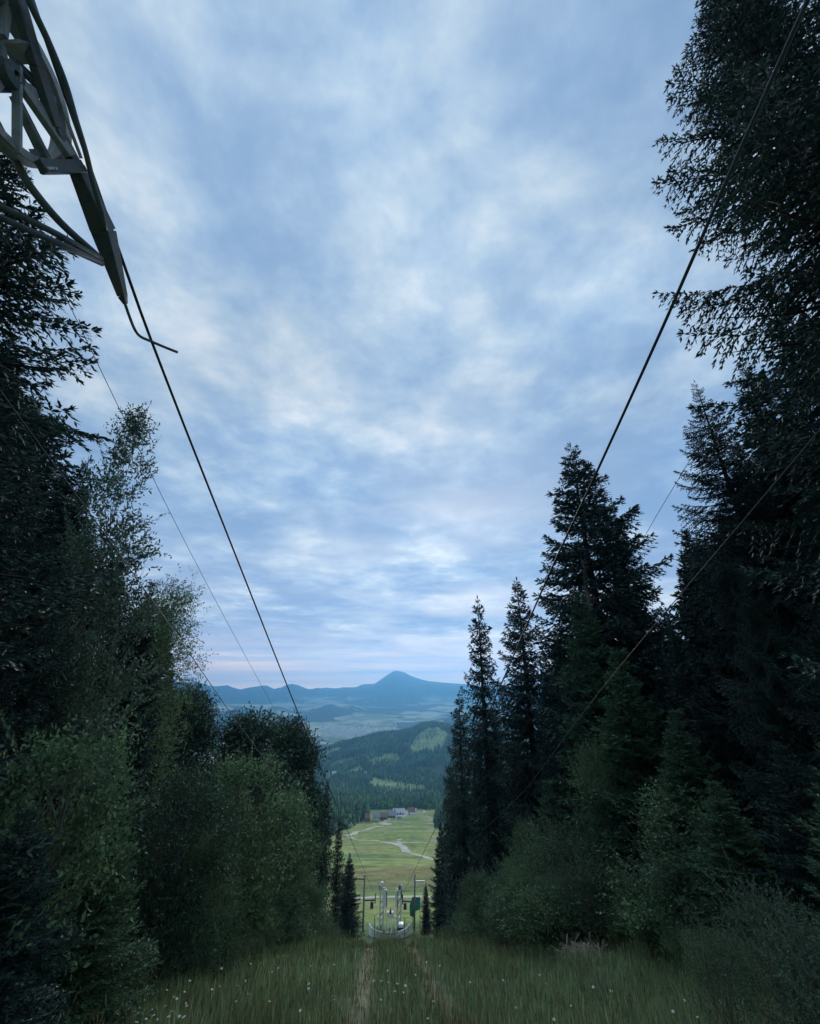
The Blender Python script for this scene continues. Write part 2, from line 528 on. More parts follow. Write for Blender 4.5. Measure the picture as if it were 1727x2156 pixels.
def H(x, y):
    x, y = np.asarray(x, float), np.asarray(y, float)
    d = np.hypot(x, y)
    az = np.arctan2(x, y)
    z = hermite(PY, PZ, y)
    rel = x - axis_x(y)
    # near slope: banks beside the cut, small bumps
    near = 1 - smooth(90, 160, d)
    z = z + near * (0.10 * np.clip(rel - 3.5, 0, 12) + 0.03 * np.clip(-rel - 4, 0, 12))
    z = z + near * smooth(3, 8, d) * 0.22 * (fbm(x * 0.28 + 9, y * 0.28, 3, 3) - 0.5)
    mid = smooth(110, 220, d) * (1 - smooth(880, 1000, d))
    z = z + mid * 9.0 * (fbm(x / 110 + 5, y / 60, 11, 3) - 0.5)
    fwd = smooth(0.0, 0.25, np.cos(az))
    def ridge(z, R, d0, front, back, rough, seed, noise_scale):
        t = np.interp(az, R[0], R[1])
        jit = fbm(az * 60, az * 0 + 1.5, seed, 3) - 0.5
        dc = d0 * (1 + 0.05 * jit)
        crest = t * dc
        s = np.where(d < dc, smooth(dc - front, dc, d), 1 - smooth(dc, dc + back, d))
        rel_ = fbm(x / noise_scale, y / noise_scale, seed + 20, 4) - 0.5
        up = np.clip(crest - z, 0, None)
        s2 = np.clip(s + rough * rel_ * 4 * s * (1 - s), 0, 1)
        return z + up * s2 * fwd
    z = ridge(z, R_FAR, 14600, 1700, 700, 0.3, 60, 1100)
    z = ridge(z, R_MAIN, 12400, 2900, 1500, 0.55, 50, 800)
    z = ridge(z, R_MID, 8200, 1500, 1300, 0.35, 40, 700)
    z = ridge(z, R_SIDE, 5400, 900, 900, 0.3, 35, 500)
    z = ridge(z, R_HILL, 2700, 1250, 700, 0.30, 30, 260)
    z = z + fwd * smooth(3300, 4200, d) * (1 - smooth(9500, 11000, d)) * 26 * (fbm(x / 900, y / 900, 77, 4) - 0.5)
    return z


def hit(u, v, lift=0.0, d0=3.0, d1=26000.0):
    """Where the photograph's pixel meets the ground."""
    a = ray(u, v)
    h = math.hypot(a[0], a[1])
    ds = np.geomspace(d0, d1, 4000)
    xs, ys, zs = a[0] / h * ds, a[1] / h * ds, a[2] / h * ds
    g = H(xs, ys) + lift
    below = np.nonzero(zs < g)[0]
    if len(below) == 0:
        return None
    i = below[0]
    lo, hi = ds[max(i - 1, 0)], ds[i]
    for _ in range(30):
        m = (lo + hi) / 2
        if a[2] / h * m < float(H(a[0] / h * m, a[1] / h * m)) + lift: hi = m
        else: lo = m
    return np.array([a[0] / h * hi, a[1] / h * hi, float(H(a[0] / h * hi, a[1] / h * hi))])


def in_poly(px, py, poly):
    inside = np.zeros(px.shape, bool)
    n = len(poly)
    for i in range(n):
        x1, y1 = poly[i]; x2, y2 = poly[(i + 1) % n]
        c = ((y1 > py) != (y2 > py)) & (px < (x2 - x1) * (py - y1) / (y2 - y1 + 1e-12) + x1)
        inside ^= c
    return inside


# clearings on the wooded hill: outlined on the ground from where they show in the photograph
CLEAR_PIX = [
    [(776, 1646), (786, 1637), (815, 1640), (850, 1648), (897, 1654), (897, 1672), (860, 1669), (820, 1666), (790, 1660)],
    [(766, 1602), (790, 1593), (815, 1587), (838, 1588), (846, 1600), (812, 1606), (785, 1611)],
    [(722, 1632), (738, 1620), (758, 1610), (768, 1622), (752, 1628)],
    [(862, 1574), (874, 1552), (888, 1540), (904, 1532), (925, 1531), (948, 1548), (935, 1572), (905, 1582), (880, 1584)],
    [(690, 1612), (720, 1600), (752, 1590), (758, 1596), (726, 1608), (700, 1620)],
    [(668, 1586), (690, 1579), (722, 1576), (712, 1585), (690, 1592), (664, 1594)],
]
CLEAR = []
for poly in CLEAR_PIX:
    q = [hit(u, v, d0=1050) for u, v in poly]
    CLEAR.append([(p[0], p[1]) for p in q if p is not None])
# the foot of the ski meadow and the clearing the resort stands in
RESORT_Y = 960.0


def meadow_mask(x, y):
    """1 on the open ski slope."""
    c = np.interp(y, [80, 300, 600, 900, 1000], [-3, -16, -27, -20, -12])
    wl_ = np.interp(y, [60, 90, 130, 300, 600, 800, 900, 960], [5.5, 7, 40, 60, 48, 46, 52, 62])
    wr_ = np.interp(y, [60, 90, 130, 300, 600, 800, 900, 960], [6, 8, 40, 56, 58, 60, 62, 70])
    wob = 14 * (fbm(x * 0 + 3.3, y / 50, 9, 3) - 0.5) * smooth(100, 200, y)
    rel = x - c
    return (1 - smooth(wr_ - 2, wr_ + 3, rel + wob)) * (1 - smooth(wl_ - 2, wl_ + 3, -rel + wob)) * smooth(20, 60, y) * (1 - smooth(975, 985, y))


def clear_mask(x, y):
    m = np.zeros(np.shape(x), bool)
    for p in CLEAR:
        if len(p) > 2: m |= in_poly(x, y, p)
    return m


def mixc(a, b, t):
    t = np.clip(t, 0, 1)[..., None]
    return a * (1 - t) + np.asarray(b) * t


def cover(x, y, z):
    d = np.hypot(x, y)
    shp = x.shape
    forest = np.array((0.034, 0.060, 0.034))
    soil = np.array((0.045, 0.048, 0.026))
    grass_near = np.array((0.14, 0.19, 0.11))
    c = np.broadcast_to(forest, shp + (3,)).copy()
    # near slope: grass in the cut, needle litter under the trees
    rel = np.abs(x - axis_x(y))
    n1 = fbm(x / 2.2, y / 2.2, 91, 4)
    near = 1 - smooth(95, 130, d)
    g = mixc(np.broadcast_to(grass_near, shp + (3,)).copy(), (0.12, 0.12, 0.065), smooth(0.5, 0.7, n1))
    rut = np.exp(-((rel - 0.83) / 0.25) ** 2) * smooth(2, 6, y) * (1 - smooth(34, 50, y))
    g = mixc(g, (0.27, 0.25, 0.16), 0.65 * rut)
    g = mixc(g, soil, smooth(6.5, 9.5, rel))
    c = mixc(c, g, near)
    # ski meadow
    mm = meadow_mask(x, y)
    a1 = fbm(x / 70 + 2, y / 16, 21, 5)
    a2 = fbm(x / 24, y / 9, 22, 4)
    mg = np.broadcast_to(np.array((0.275, 0.335, 0.100)), shp + (3,)).copy()
    mg = mixc(mg, (0.150, 0.225, 0.080), smooth(0.50, 0.66, a1))
    mg = mixc(mg, (0.33, 0.30, 0.13), smooth(0.50, 0.74, 1 - a1) * 0.85)
    mg = mixc(mg, (0.34, 0.37, 0.16), smooth(0.56, 0.72, a2) * 0.6)
    mg = mixc(mg, (0.22, 0.18, 0.08), np.exp(-((y - 165) / 28.0) ** 2) * (0.35 + 0.6 * a2))
    strip = np.exp(-((x - np.interp(y, [400, 600, 900], [22, 28, 34])) / np.interp(y, [400, 600, 900], [5, 8, 9])) ** 2) * smooth(380, 470, y) * (1 - smooth(840, 880, y))
    mg = mixc(mg, (0.42, 0.36, 0.25), strip * smooth(0.35, 0.6, a2) * 0.9)
    t = mm * smooth(62, 95, y)
    c = mixc(c, mg, t)
    # clearings on the hill
    cl = clear_mask(x, y) & (d > 1000)
    c[cl] = mixc(np.broadcast_to(np.array((0.24, 0.30, 0.125)), c[cl].shape).copy(), (0.15, 0.20, 0.085), smooth(0.42, 0.62, fbm(x[cl] / 60, y[cl] / 60, 15, 4)))
    # valley: fields and woods
    f1 = fbm(x / 620 + 3, y / 620, 31, 5)
    f2 = fbm(x / 260, y / 300, 33, 4)
    fld = np.broadcast_to(np.array((0.34, 0.37, 0.22)), shp + (3,)).copy()
    fld = mixc(fld, (0.50, 0.47, 0.33), smooth(0.5, 0.62, f2))
    fld = mixc(fld, (0.16, 0.22, 0.09), smooth(0.5, 0.64, 1 - f2))
    lowf = 1 - smooth(-395, -300, z)
    is_field = smooth(0.50, 0.53, f1 + 0.06 * lowf - 0.012 + 0.12 * (f2 - 0.5))
    val = smooth(3050, 3350, d) * (1 - smooth(9300, 10800, d))
    c = mixc(c, fld, val * is_field)
    m2 = smooth(9300, 10800, d) * smooth(0.56, 0.60, f1) * (1 - smooth(-330, -200, z))
    c = mixc(c, fld, m2)
    # scree and rock low on the far mountain's flank
    rk = smooth(12000, 12600, d) * smooth(0.60, 0.70, f2) * smooth(-200, -60, z) * (1 - smooth(60, 200, z))
    c = mixc(c, (0.30, 0.29, 0.27), 0.5 * rk)
    return c


def polar_sheet(name, rings, azl):
    A, D = np.meshgrid(azl, rings)
    X, Y = np.sin(A) * D, np.cos(A) * D
    Z = H(X, Y)
    n, k = D.shape
    idx = np.arange(n * k).reshape(n, k)
    j2 = np.roll(idx, -1, axis=1)
    F = np.stack([idx[:-1], idx[1:], j2[1:], j2[:-1]], -1).reshape(-1, 4)
    V = np.stack([X, Y, Z], -1).reshape(-1, 3)
    C = cover(V[:, 0], V[:, 1], V[:, 2])
    me = np_mesh(name, V, F, mats=[M_ground], smooth_shade=True)
    ca = me.color_attributes.new('cover', 'FLOAT_COLOR', 'POINT')
    ca.data.foreach_set('color', np.hstack([C, np.ones((len(C), 1))]).astype(np.float32).ravel())
    return me


AZ = np.concatenate([np.radians(np.arange(-180, -64, 4.0)), np.radians(np.arange(-64, -24, 1.0)), np.radians(np.arange(-24, 12, 0.13)),
                     np.radians(np.arange(12, 64, 1.0)), np.radians(np.arange(64, 180, 4.0))])
RN = np.concatenate([[0.02], np.geomspace(0.8, 1000, 210)])
RH = np.linspace(0, 1, 190) ** 1.3 * 8000 + 1000
RM = np.linspace(0, 1, 130) * 6400 + 9000
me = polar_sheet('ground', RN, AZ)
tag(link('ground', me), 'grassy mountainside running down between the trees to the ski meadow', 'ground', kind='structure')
me = polar_sheet('hills', RH, AZ)
tag(link('hills', me), 'wooded hills, fields and valley floor beyond the ski meadow', 'hills', kind='structure')
me = polar_sheet('mountains', RM, AZ)
tag(link('mountains', me), 'blue mountain range with one pointed summit on the horizon', 'mountains', kind='structure')


# ------------------------------------------------------------------ air
def build_haze():
    m = bpy.data.materials.new('haze_air')
    m.use_nodes = True
    n, l = m.node_tree.nodes, m.node_tree.links
    n.clear()
    o = n.new('ShaderNodeOutputMaterial')
    p = n.new('ShaderNodeVolumePrincipled')
    p.inputs['Color'].default_value = (0.20, 0.57, 1.0, 1)
    p.inputs['Anisotropy'].default_value = 0.6
    p.inputs['Density'].default_value = 0.000118
    l.new(p.outputs[0], o.inputs['Volume'])
    b = MB().box((-15600, -15600, -460), (15600, 15600, 420)).build('haze', m)
    tag(b, 'bluish evening haze filling the valley', 'haze', kind='stuff')


build_haze()

# ------------------------------------------------------------------ foliage
def unit(a):
    return a / np.maximum(np.linalg.norm(a, axis=-1, keepdims=True), 1e-9)


def blades(P, D, l, w, rg, fat=0.45, side=None):
    """Diamond leaves / shoots: base P, direction D (n x 3), length l, width w."""
    n = len(P)
    D = unit(D)
    if side is None:
        side = rg.normal(size=(n, 3))
    sd = unit(np.cross(D, side))
    l = np.broadcast_to(np.asarray(l, float), (n,))[:, None]
    w = np.broadcast_to(np.asarray(w, float), (n,))[:, None]
    mid = P + D * l * fat
    return np.stack([P, mid + sd * w / 2, P + D * l, mid - sd * w / 2], 1)


def quads_mesh(name, Q, mats, mi=None):
    n = len(Q)
    return np_mesh(name, Q.reshape(-1, 3), np.arange(n * 4).reshape(n, 4), mats=mats, mat_idx=mi)


def spruce_branch(L, rg, gap, sl, sw, droop, upturn, hang):
    out = []
    def ax(t):
        t = np.asarray(t, float)
        return np.stack([L * t * (1 - 0.06 * t), 0 * t, L * (-droop * t + upturn * t ** 2.6)], -1)
    ts = np.arange(0.08, 1.0, gap / L)
    for t in ts:
        p0 = ax(t)
        tg = unit(ax(min(t + 0.02, 1.02)) - ax(t))
        for sgn in (-1, 1):
            bl = L * 0.36 * (1 - t) ** 0.75 * min(1.0, 0.35 + t * 3.5) * rg.uniform(0.65, 1.2) + sl * 0.8
            ang = math.radians(rg.uniform(42, 68))
            d = tg * math.cos(ang) + np.array([0, sgn * math.sin(ang), 0]) + np.array([0, 0, rg.uniform(-0.25, 0.15) - hang * rg.uniform(0.1, 1.0)])
            d /= np.linalg.norm(d)
            k = max(2, int(bl / (sl * 0.42)))
            s = (np.arange(k) + rg.uniform(0, 0.6, k)) / k * bl
            P = p0 + d * s[:, None] + np.array([0, 0, -1.0]) * (hang * 0.6 * s[:, None] ** 2 / max(bl, 0.1))
            perp = np.cross(d, (0, 0, 1)); perp /= max(np.linalg.norm(perp), 1e-6)
            alt = np.where(np.arange(k) % 2 == 0, 1, -1)[:, None]
            D = d + perp * alt * rg.uniform(0.5, 1.1, (k, 1)) + rg.normal(0, 0.22, (k, 3)) + np.array([0, 0, -hang * 0.5])
            out.append(blades(P, D, sl * rg.uniform(0.7, 1.25, k), sw * rg.uniform(0.75, 1.2, k), rg))
            out.append(blades(P, np.broadcast_to(d, (k, 3)) + rg.normal(0, 0.1, (k, 3)), sl * rg.uniform(0.8, 1.2, k), sw, rg))
        # shoots on the axis itself
        k = 3
        D = tg + rg.normal(0, 0.5, (k, 3)) + np.array([0, 0, -hang * 0.5])
        out.append(blades(np.broadcast_to(p0, (k, 3)), D, sl * 1.1, sw * 1.1, rg))
    tip = ax(1.0)
    D = unit(ax(1.0) - ax(0.95)) + rg.normal(0, 0.35, (5, 3))
    out.append(blades(np.broadcast_to(tip, (5, 3)) - D * sl * 0.4, D, sl * 1.2, sw, rg))
    return np.concatenate(out)


def spruce_mesh(name, h, R, seed, gap=0.12, sl=0.15, sw=0.035, whorl=0.42, nb=6, hang=0.5, power=0.8, sat=1.0, base=0.03, mats=None, irregular=0.25, bare=0.0, limb=True):
    """Trunk mesh and crown mesh of a spruce h metres tall."""
    rg = np.random.default_rng(seed)
    lens = [R, R * 0.72, R * 0.48, R * 0.3, R * 0.16]
    kinds = []
    for Lb in lens:
        row = []
        for q in range(3):
            row.append(spruce_branch(max(Lb, 0.25), rg, gap, sl, sw, rg.uniform(0.12, 0.28), rg.uniform(0.16, 0.34), hang * min(1.0, Lb / R + 0.25) * rg.uniform(0.6, 1.3)))
        kinds.append(row)
    out, tr = [], MB()
    zt = h
    tr.tube([(0, 0, -0.6), (0, 0, h * 0.3), (rg.normal(0, 0.03), rg.normal(0, 0.03), h * 0.7), (0, 0, h * 0.985)], [h * 0.0135 + 0.02, h * 0.010, h * 0.005, 0.012], 8)
    z = h * base
    lean_n = rg.uniform(0, 2 * math.pi)
    sector = 1 + irregular * 0.7 * rg.normal(size=9)
    while z < h * 0.985:
        t = z / h
        prof = min(1.0, (1 - t) / sat) ** power * min(1.0, 0.80 + t * 1.0)
        k = nb if t < 0.85 else max(4, nb - 1)
        a0 = rg.uniform(0, 2 * math.pi)
        if rg.uniform() > bare * (1 - t):
            for i in range(k):
                a = a0 + 2 * math.pi * i / k + rg.normal(0, 0.2)
                Lw = R * prof * rg.uniform(1 - irregular * 1.3, 1 + irregular) * np.clip(sector[int((a % (2 * math.pi)) / 6.2832 * 8.99)], 0.6, 1.3)
                Lw = min(Lw, R * 1.0)
                if t > 0.9: Lw = max(Lw, 0.22)
                if Lw < 0.15: continue
                q = int(np.argmin([abs(Lw - x) for x in lens]))
                B = kinds[q][rg.integers(3)]
                sc = Lw / max(lens[q], 0.25)
                pitch = math.radians(-14 + 44 * t ** 1.4 + rg.normal(0, 6))
                roll = rg.normal(0, 0.18)
                V = B.reshape(-1, 3) * sc
                if rg.uniform() < 0.5: V = V * np.array([1, -1, 1])
                cr, sr = math.cos(roll), math.sin(roll)
                V = np.stack([V[:, 0], V[:, 1] * cr - V[:, 2] * sr, V[:, 1] * sr + V[:, 2] * cr], -1)
                cp, sp = math.cos(pitch), math.sin(pitch)
                V = np.stack([V[:, 0] * cp - V[:, 2] * sp, V[:, 1], V[:, 0] * sp + V[:, 2] * cp], -1)
                ca, sa = math.cos(a), math.sin(a)
                V = np.stack([V[:, 0] * ca - V[:, 1] * sa, V[:, 0] * sa + V[:, 1] * ca, V[:, 2] + z + rg.normal(0, whorl * 0.25)], -1)
                out.append(V.reshape(-1, 4, 3))
                if limb and Lw > R * 0.3:
                    e = np.array([ca * cp, sa * cp, sp]) * Lw
                    tr.tube([(0, 0, z), np.array([0, 0, z]) + e * 0.5 + (0, 0, -0.1 * Lw), np.array([0, 0, z]) + e * 0.85 + (0, 0, -0.06 * Lw)], [0.012 + 0.012 * Lw, 0.008 + 0.006 * Lw, 0.005], 4, caps=False)
        z += whorl * (1.0 - 0.35 * t) * rg.uniform(0.8, 1.25)
    D = np.array([[0, 0, 1.0]] * 4) + rg.normal(0, 0.15, (4, 3))
    out.append(blades(np.array([[0, 0, h - sl * 2]] * 4), D, sl * 2.2, sw, rg))
    Q = np.concatenate(out)
    crown = quads_mesh(name + '_crown', Q, mats or [M_spruce])
    tm = bpy.data.meshes.new(name + '_trunk'); tm.from_pydata(tr.v, [], tr.f); tm.materials.append(M_bark); tm.update()
    return dict(trunk=tm, crown=crown, h=h, R=R, quads=len(Q))


def leafy_mesh(name, h, prof, nclump, ntwig, nleaf, ll, lw, seed, mat, bark=None, stems=1, base=0.15, twig=0.6, droop=0.1, spread=0.5, upright=0.5, shell=0.55, wands=0, taper=0.0):
    """Broadleaf tree or bush: prof = crown radius (m) at equal steps from crown base to top."""
    rg = np.random.default_rng(seed)
    bark = bark or M_greybark
    tr, out = MB(), []
    xs = np.linspace(0, 1, len(prof))
    tops = []
    for s in range(stems):
        lean = np.array([rg.normal(0, 0.10), rg.normal(0, 0.10), 1.0]) if stems > 1 else np.array([rg.normal(0, 0.02), rg.normal(0, 0.02), 1])
        off = np.array([rg.normal(0, 0.15), rg.normal(0, 0.15), 0]) * (stems > 1)
        p = [off + (0, 0, -0.4), off + lean * h * 0.3, off + lean * h * 0.65 + rg.normal(0, 0.05, 3), off + lean * h * 0.93]
        tr.tube(p, [h * 0.011 / math.sqrt(stems) + 0.012, h * 0.008 / math.sqrt(stems) + 0.008, 0.02, 0.006], 6)
        tops.append((off, lean))
    for c in range(nclump):
        t = rg.uniform(0, 1) ** (0.9 + 0.8 * taper)
        if taper and rg.uniform() < 0.8 * t ** 2: continue
        r = np.interp(t, xs, prof)
        a = rg.uniform(0, 2 * math.pi)
        lump = (0.82 if taper else 0.45) + (0.35 if taper else 0.95) * float(fbm(np.array(a * 1.1 + seed), np.array(t * 3.0), seed, 2))
        rad = r * (rg.uniform(0, 1) ** shell) * lump * 1.08
        zc = h * base + t * h * (0.97 - base)
        cpt = np.array([math.cos(a) * rad, math.sin(a) * rad, zc])
        off, lean = tops[rg.integers(stems)]
        zs = max(0.05 * h, zc - rad * rg.uniform(0.5, 1.2) - 0.05 * h)
        st = off + lean * zs
        midp = (st + cpt) / 2 + (0, 0, 0.06 * rad)
        tr.tube([st, midp, cpt], [0.008 + 0.008 * rad, 0.006 + 0.004 * rad, 0.003], 4, caps=False)
        outd = np.array([math.cos(a) * rad / max(r, 0.1), math.sin(a) * rad / max(r, 0.1), upright])
        k = ntwig
        D = unit(outd * 0.9 + rg.normal(0, 0.65, (k, 3)))
        P0 = cpt + rg.normal(0, spread, (k, 3)) * np.array([1, 1, 0.8])
        P0[:, 2] = np.maximum(P0[:, 2], 0.03)
        tl = twig * rg.uniform(0.5, 1.3, k) * (1 - taper * t ** 1.5)
        P0 = cpt + (P0 - cpt) * (1 - taper * t ** 1.5)
        for j in range(nleaf):
            f = (j + rg.uniform(0.1, 0.9, k)) / nleaf
            P = P0 + D * (tl * f)[:, None] + np.array([0, 0, -1]) * (droop * tl * f ** 2)[:, None]
            sd = unit(np.cross(D, rg.normal(size=(k, 3))))
            LD = D * 0.7 + sd * rg.uniform(0.5, 1.1, (k, 1)) + rg.normal(0, 0.25, (k, 3)) + np.array([0, 0, -droop])
            out.append(blades(P, LD, ll * rg.uniform(0.6, 1.2, k), lw * rg.uniform(0.7, 1.2, k), rg, 0.42))
    for c in range(wands):     # long young shoots standing out of the crown
        t = rg.uniform(0.25, 1.0)
        a = rg.uniform(0, 2 * math.pi); r = np.interp(t, xs, prof) * rg.uniform(0.5, 0.95)
        p0 = np.array([math.cos(a) * r, math.sin(a) * r, h * base + t * h * (0.95 - base)])
        d = unit(np.array([math.cos(a) * 0.5, math.sin(a) * 0.5, 1.0]) + rg.normal(0, 0.25, 3))
        L = twig * rg.uniform(1.2, 2.2) * (1 - taper * t); k = int(L / (ll * 0.42)) + 3
        sl_ = np.linspace(0, 1, k)[:, None]
        P = p0 + d * L * sl_
        tr.tube([p0, p0 + d * L], [0.006, 0.002], 3, caps=False)
        LD = d + unit(np.cross(d, rg.normal(size=(k, 3)))) * 0.8
        out.append(blades(P, LD, ll * rg.uniform(0.7, 1.1, k) * (1.15 - 0.5 * sl_[:, 0]), lw * 1.0, rg, 0.42))
    Q = np.concatenate(out)
    crown = quads_mesh(name + '_crown', Q, [mat])
    tm = bpy.data.meshes.new(name + '_trunk'); tm.from_pydata(tr.v, [], tr.f); tm.materials.append(bark); tm.update()
    return dict(trunk=tm, crown=crown, h=h, quads=len(Q))


T = {}
T['near'] = spruce_mesh('near_spruce', 26, 4.3, 1, gap=0.135, sl=0.13, sw=0.044, whorl=0.60, nb=6, hang=0.6, power=0.85, sat=0.72, irregular=0.30)
T['side'] = spruce_mesh('side_spruce', 15, 4.0, 8, gap=0.14, sl=0.125, sw=0.042, whorl=0.48, nb=6, hang=0.5, power=0.8, sat=0.62, irregular=0.26)
T['mid'] = spruce_mesh('mid_spruce', 27, 4.0, 2, gap=0.21, sl=0.27, sw=0.085, whorl=0.78, nb=7, hang=0.75, power=0.88, sat=0.48, irregular=0.24, limb=False)
T['tall'] = spruce_mesh('tall_spruce', 28, 3.1, 3, gap=0.22, sl=0.27, sw=0.085, whorl=0.80, nb=7, hang=1.0, power=0.9, sat=0.5, irregular=0.32, limb=False)
T['thin'] = spruce_mesh('thin_spruce', 27, 2.3, 4, gap=0.23, sl=0.28, sw=0.09, whorl=0.85, nb=6, hang=1.2, power=0.9, sat=0.5, irregular=0.36, limb=False)
T['dense'] = spruce_mesh('dense_spruce', 18, 3.6, 5, gap=0.19, sl=0.24, sw=0.075, whorl=0.55, nb=7, hang=0.45, power=0.9, sat=0.75, irregular=0.24, mats=[M_spruce_dark], limb=False)
T['young'] = spruce_mesh('young_spruce', 7, 2.0, 6, gap=0.10, sl=0.13, sw=0.04, whorl=0.30, nb=7, hang=0.15, power=0.9, sat=0.9, irregular=0.2, mats=[M_fresh], limb=False)
T['willow'] = leafy_mesh('willow', 14, [1.9, 1.9, 1.75, 1.4, 1.0, 0.6, 0.15], 250, 22, 9, 0.145, 0.054, 11, M_willow, twig=0.85, spread=0.26, wands=70, taper=0.45, droop=0.10, upright=0.8)
T['birch'] = leafy_mesh('birch', 12, [1.2, 1.6, 1.7, 1.5, 1.1, 0.4], 170, 22, 8, 0.10, 0.055, 12, M_birch, twig=0.8, spread=0.40, droop=0.25, upright=0.7)
T['rowan'] = leafy_mesh('rowan', 10, [2.2, 3.0, 3.1, 2.7, 2.0, 0.9], 150, 30, 8, 0.20, 0.085, 13, M_rowan, twig=0.8, spread=0.42, droop=0.2, upright=0.6, shell=0.4)
T['bush'] = leafy_mesh('bush', 4, [1.4, 1.7, 1.6, 1.2, 0.6], 90, 28, 9, 0.085, 0.036, 14, M_bush, stems=5, base=0.06, twig=0.55, spread=0.20, droop=0.05, upright=1.0, shell=0.45, wands=40)
T['hazel'] = leafy_mesh('hazel', 4, [1.2, 1.6, 1.7, 1.5, 0.9], 75, 22, 7, 0.115, 0.066, 24, M_birch, stems=6, base=0.06, twig=0.6, spread=0.20, droop=0.15, upright=0.8, shell=0.45, wands=25)
T['sallow'] = leafy_mesh('sallow', 2.2, [0.8, 1.1, 1.1, 0.8, 0.4], 55, 18, 8, 0.065, 0.026, 15, M_greybush, stems=7, base=0.08, twig=0.5, spread=0.16, droop=0.0, upright=1.3, shell=0.5, wands=45)
T['herb'] = leafy_mesh('herb', 1.3, [0.7, 0.8, 0.75, 0.5], 60, 14, 6, 0.080, 0.036, 16, M_herb, bark=M_stem, stems=9, base=0.1, twig=0.35, spread=0.14, droop=0.15, upright=0.7, shell=0.6, wands=22)
T['weed'] = leafy_mesh('weed', 1.6, [0.4, 0.5, 0.45, 0.3], 34, 12, 7, 0.075, 0.024, 17, M_bush, bark=M_stem, stems=8, base=0.1, twig=0.4, spread=0.12, droop=0.0, upright=1.5, shell=0.6, wands=18)


def plant(kind, name, cat, x, y, h, label, group=None, wide=1.0, rot=None, parts=('trunk', 'crown'), crown_mat=None):
    t = T[kind]
    z = float(H(x, y))
    o = empty(name, (x, y, z), label, cat, group)
    s = h / t['h']
    o.scale = (s * wide, s * wide, s)
    o.rotation_euler[2] = random.uniform(0, 6.283) if rot is None else rot
    c = link(parts[1], t['crown'], o)
    link(parts[0], t['trunk'], o)
    if crown_mat is not None:
        c.material_slots[0].link = 'OBJECT'
        c.material_slots[0].material = crown_mat
    return o


def plant_px(kind, name, cat, u, v, d, label, group=None, wide=1.0, rot=None, crown_mat=None, parts=('trunk', 'crown')):
    p = at_dist(u, v, d)
    if d < 17 and kind in ('dense', 'mid', 'tall'):
        kind, wide = 'side', wide * 0.78              # close trees get the finer shoots
    return plant(kind, name, cat, p[0], p[1], p[2] - float(H(p[0], p[1])), label, group, wide, rot, parts, crown_mat)


SP = 'spruce_tree'
# right-hand edge of the cut
plant('near', SP, 'spruce tree', 10.6, 6.3, 27, 'huge dark spruce overhanging the top right corner, nearest on the right', wide=1.0, rot=2.6)
plant_px('near', SP, 'spruce tree', 1462, 800, 17.5, 'tall dark spruce just behind the huge corner spruce', wide=0.95, rot=2.2)
plant_px('mid', SP, 'spruce tree', 1200, 932, 28, 'broad-topped tall spruce rising above its neighbours right of the cut', wide=1.2, rot=1.0)
plant_px('tall', SP, 'spruce tree', 1285, 1045, 29.5, 'second leader of the broad-topped spruce, slightly lower', wide=0.85, rot=4.0)
plant_px('tall', SP, 'spruce tree', 1087, 1213, 38, 'pointed spruce between the slim spruce and the broad-topped one', wide=1.15, rot=0.3)
plant_px('thin', SP, 'spruce tree', 1005, 1252, 45, 'slim ragged spruce with a needle-sharp top beside the valley view', wide=0.95, rot=2.0)
plant_px('thin', SP, 'spruce tree', 966, 1452, 58, 'lower spruce whose drooping branches edge the view of the wooded hill', wide=1.12, rot=3.1)
plant_px('thin', SP, 'spruce tree', 948, 1600, 66, 'spruce behind the drooping one, next to the ski meadow', wide=1.1, rot=5.0)
plant_px('dense', SP, 'spruce tree', 928, 1730, 73, 'dark spruce right of the little one by the right lift post', wide=0.95)
plant_px('dense', SP, 'spruce tree', 897, 1858, 79, 'little dark spruce standing beside the right lift post', wide=0.9)
RG = 'dark spruces filling the right forest edge'
RL = 'dark spruce crowded into the right forest edge'
for u, v, d, k, w in [(1145, 1370, 34, 'tall', 0.9), (1040, 1500, 48, 'tall', 0.85), (1000, 1600, 56, 'tall', 0.8), (1230, 1265, 33, 'mid', 1.0), (1410, 1300, 23, 'mid', 0.9),
                      (1470, 1120, 24, 'mid', 1.0), (1600, 900, 22, 'mid', 0.9), (1680, 1000, 17, 'near', 0.9), (1360, 1370, 29, 'dense', 1.0), (1560, 1200, 15.5, 'dense', 0.9),
                      (1690, 1250, 13, 'dense', 1.0), (1090, 1560, 42, 'dense', 1.1), (1180, 1440, 30, 'dense', 1.0), (1460, 1420, 18, 'dense', 0.9), (1640, 620, 20, 'tall', 1.3), (1560, 760, 19, 'mid', 1.0), (1700, 480, 16, 'near', 0.9)]:
    plant_px(k, SP, 'spruce tree', u, v, d, RL, RG, w)
SKY_R = ([905, 935, 960, 985, 1005, 1030, 1060, 1085, 1110, 1130, 1200, 1260, 1300, 1330, 1350, 1370, 1400, 1440, 1500, 1727, 1900], [1780, 1740, 1700, 1640, 1580, 1540, 1480, 1420, 1360, 1280, 1080, 1200, 1240, 1330, 1360, 1330, 1120, 930, 850, 700, 600])
SKY_L = ([-200, 0, 100, 220, 250, 290, 340, 370, 400, 430, 460, 500, 600, 650, 680, 720], [500, 420, 560, 1010, 1080, 1110, 1150, 1260, 1480, 1620, 1720, 1660, 1620, 1680, 1720, 1800])


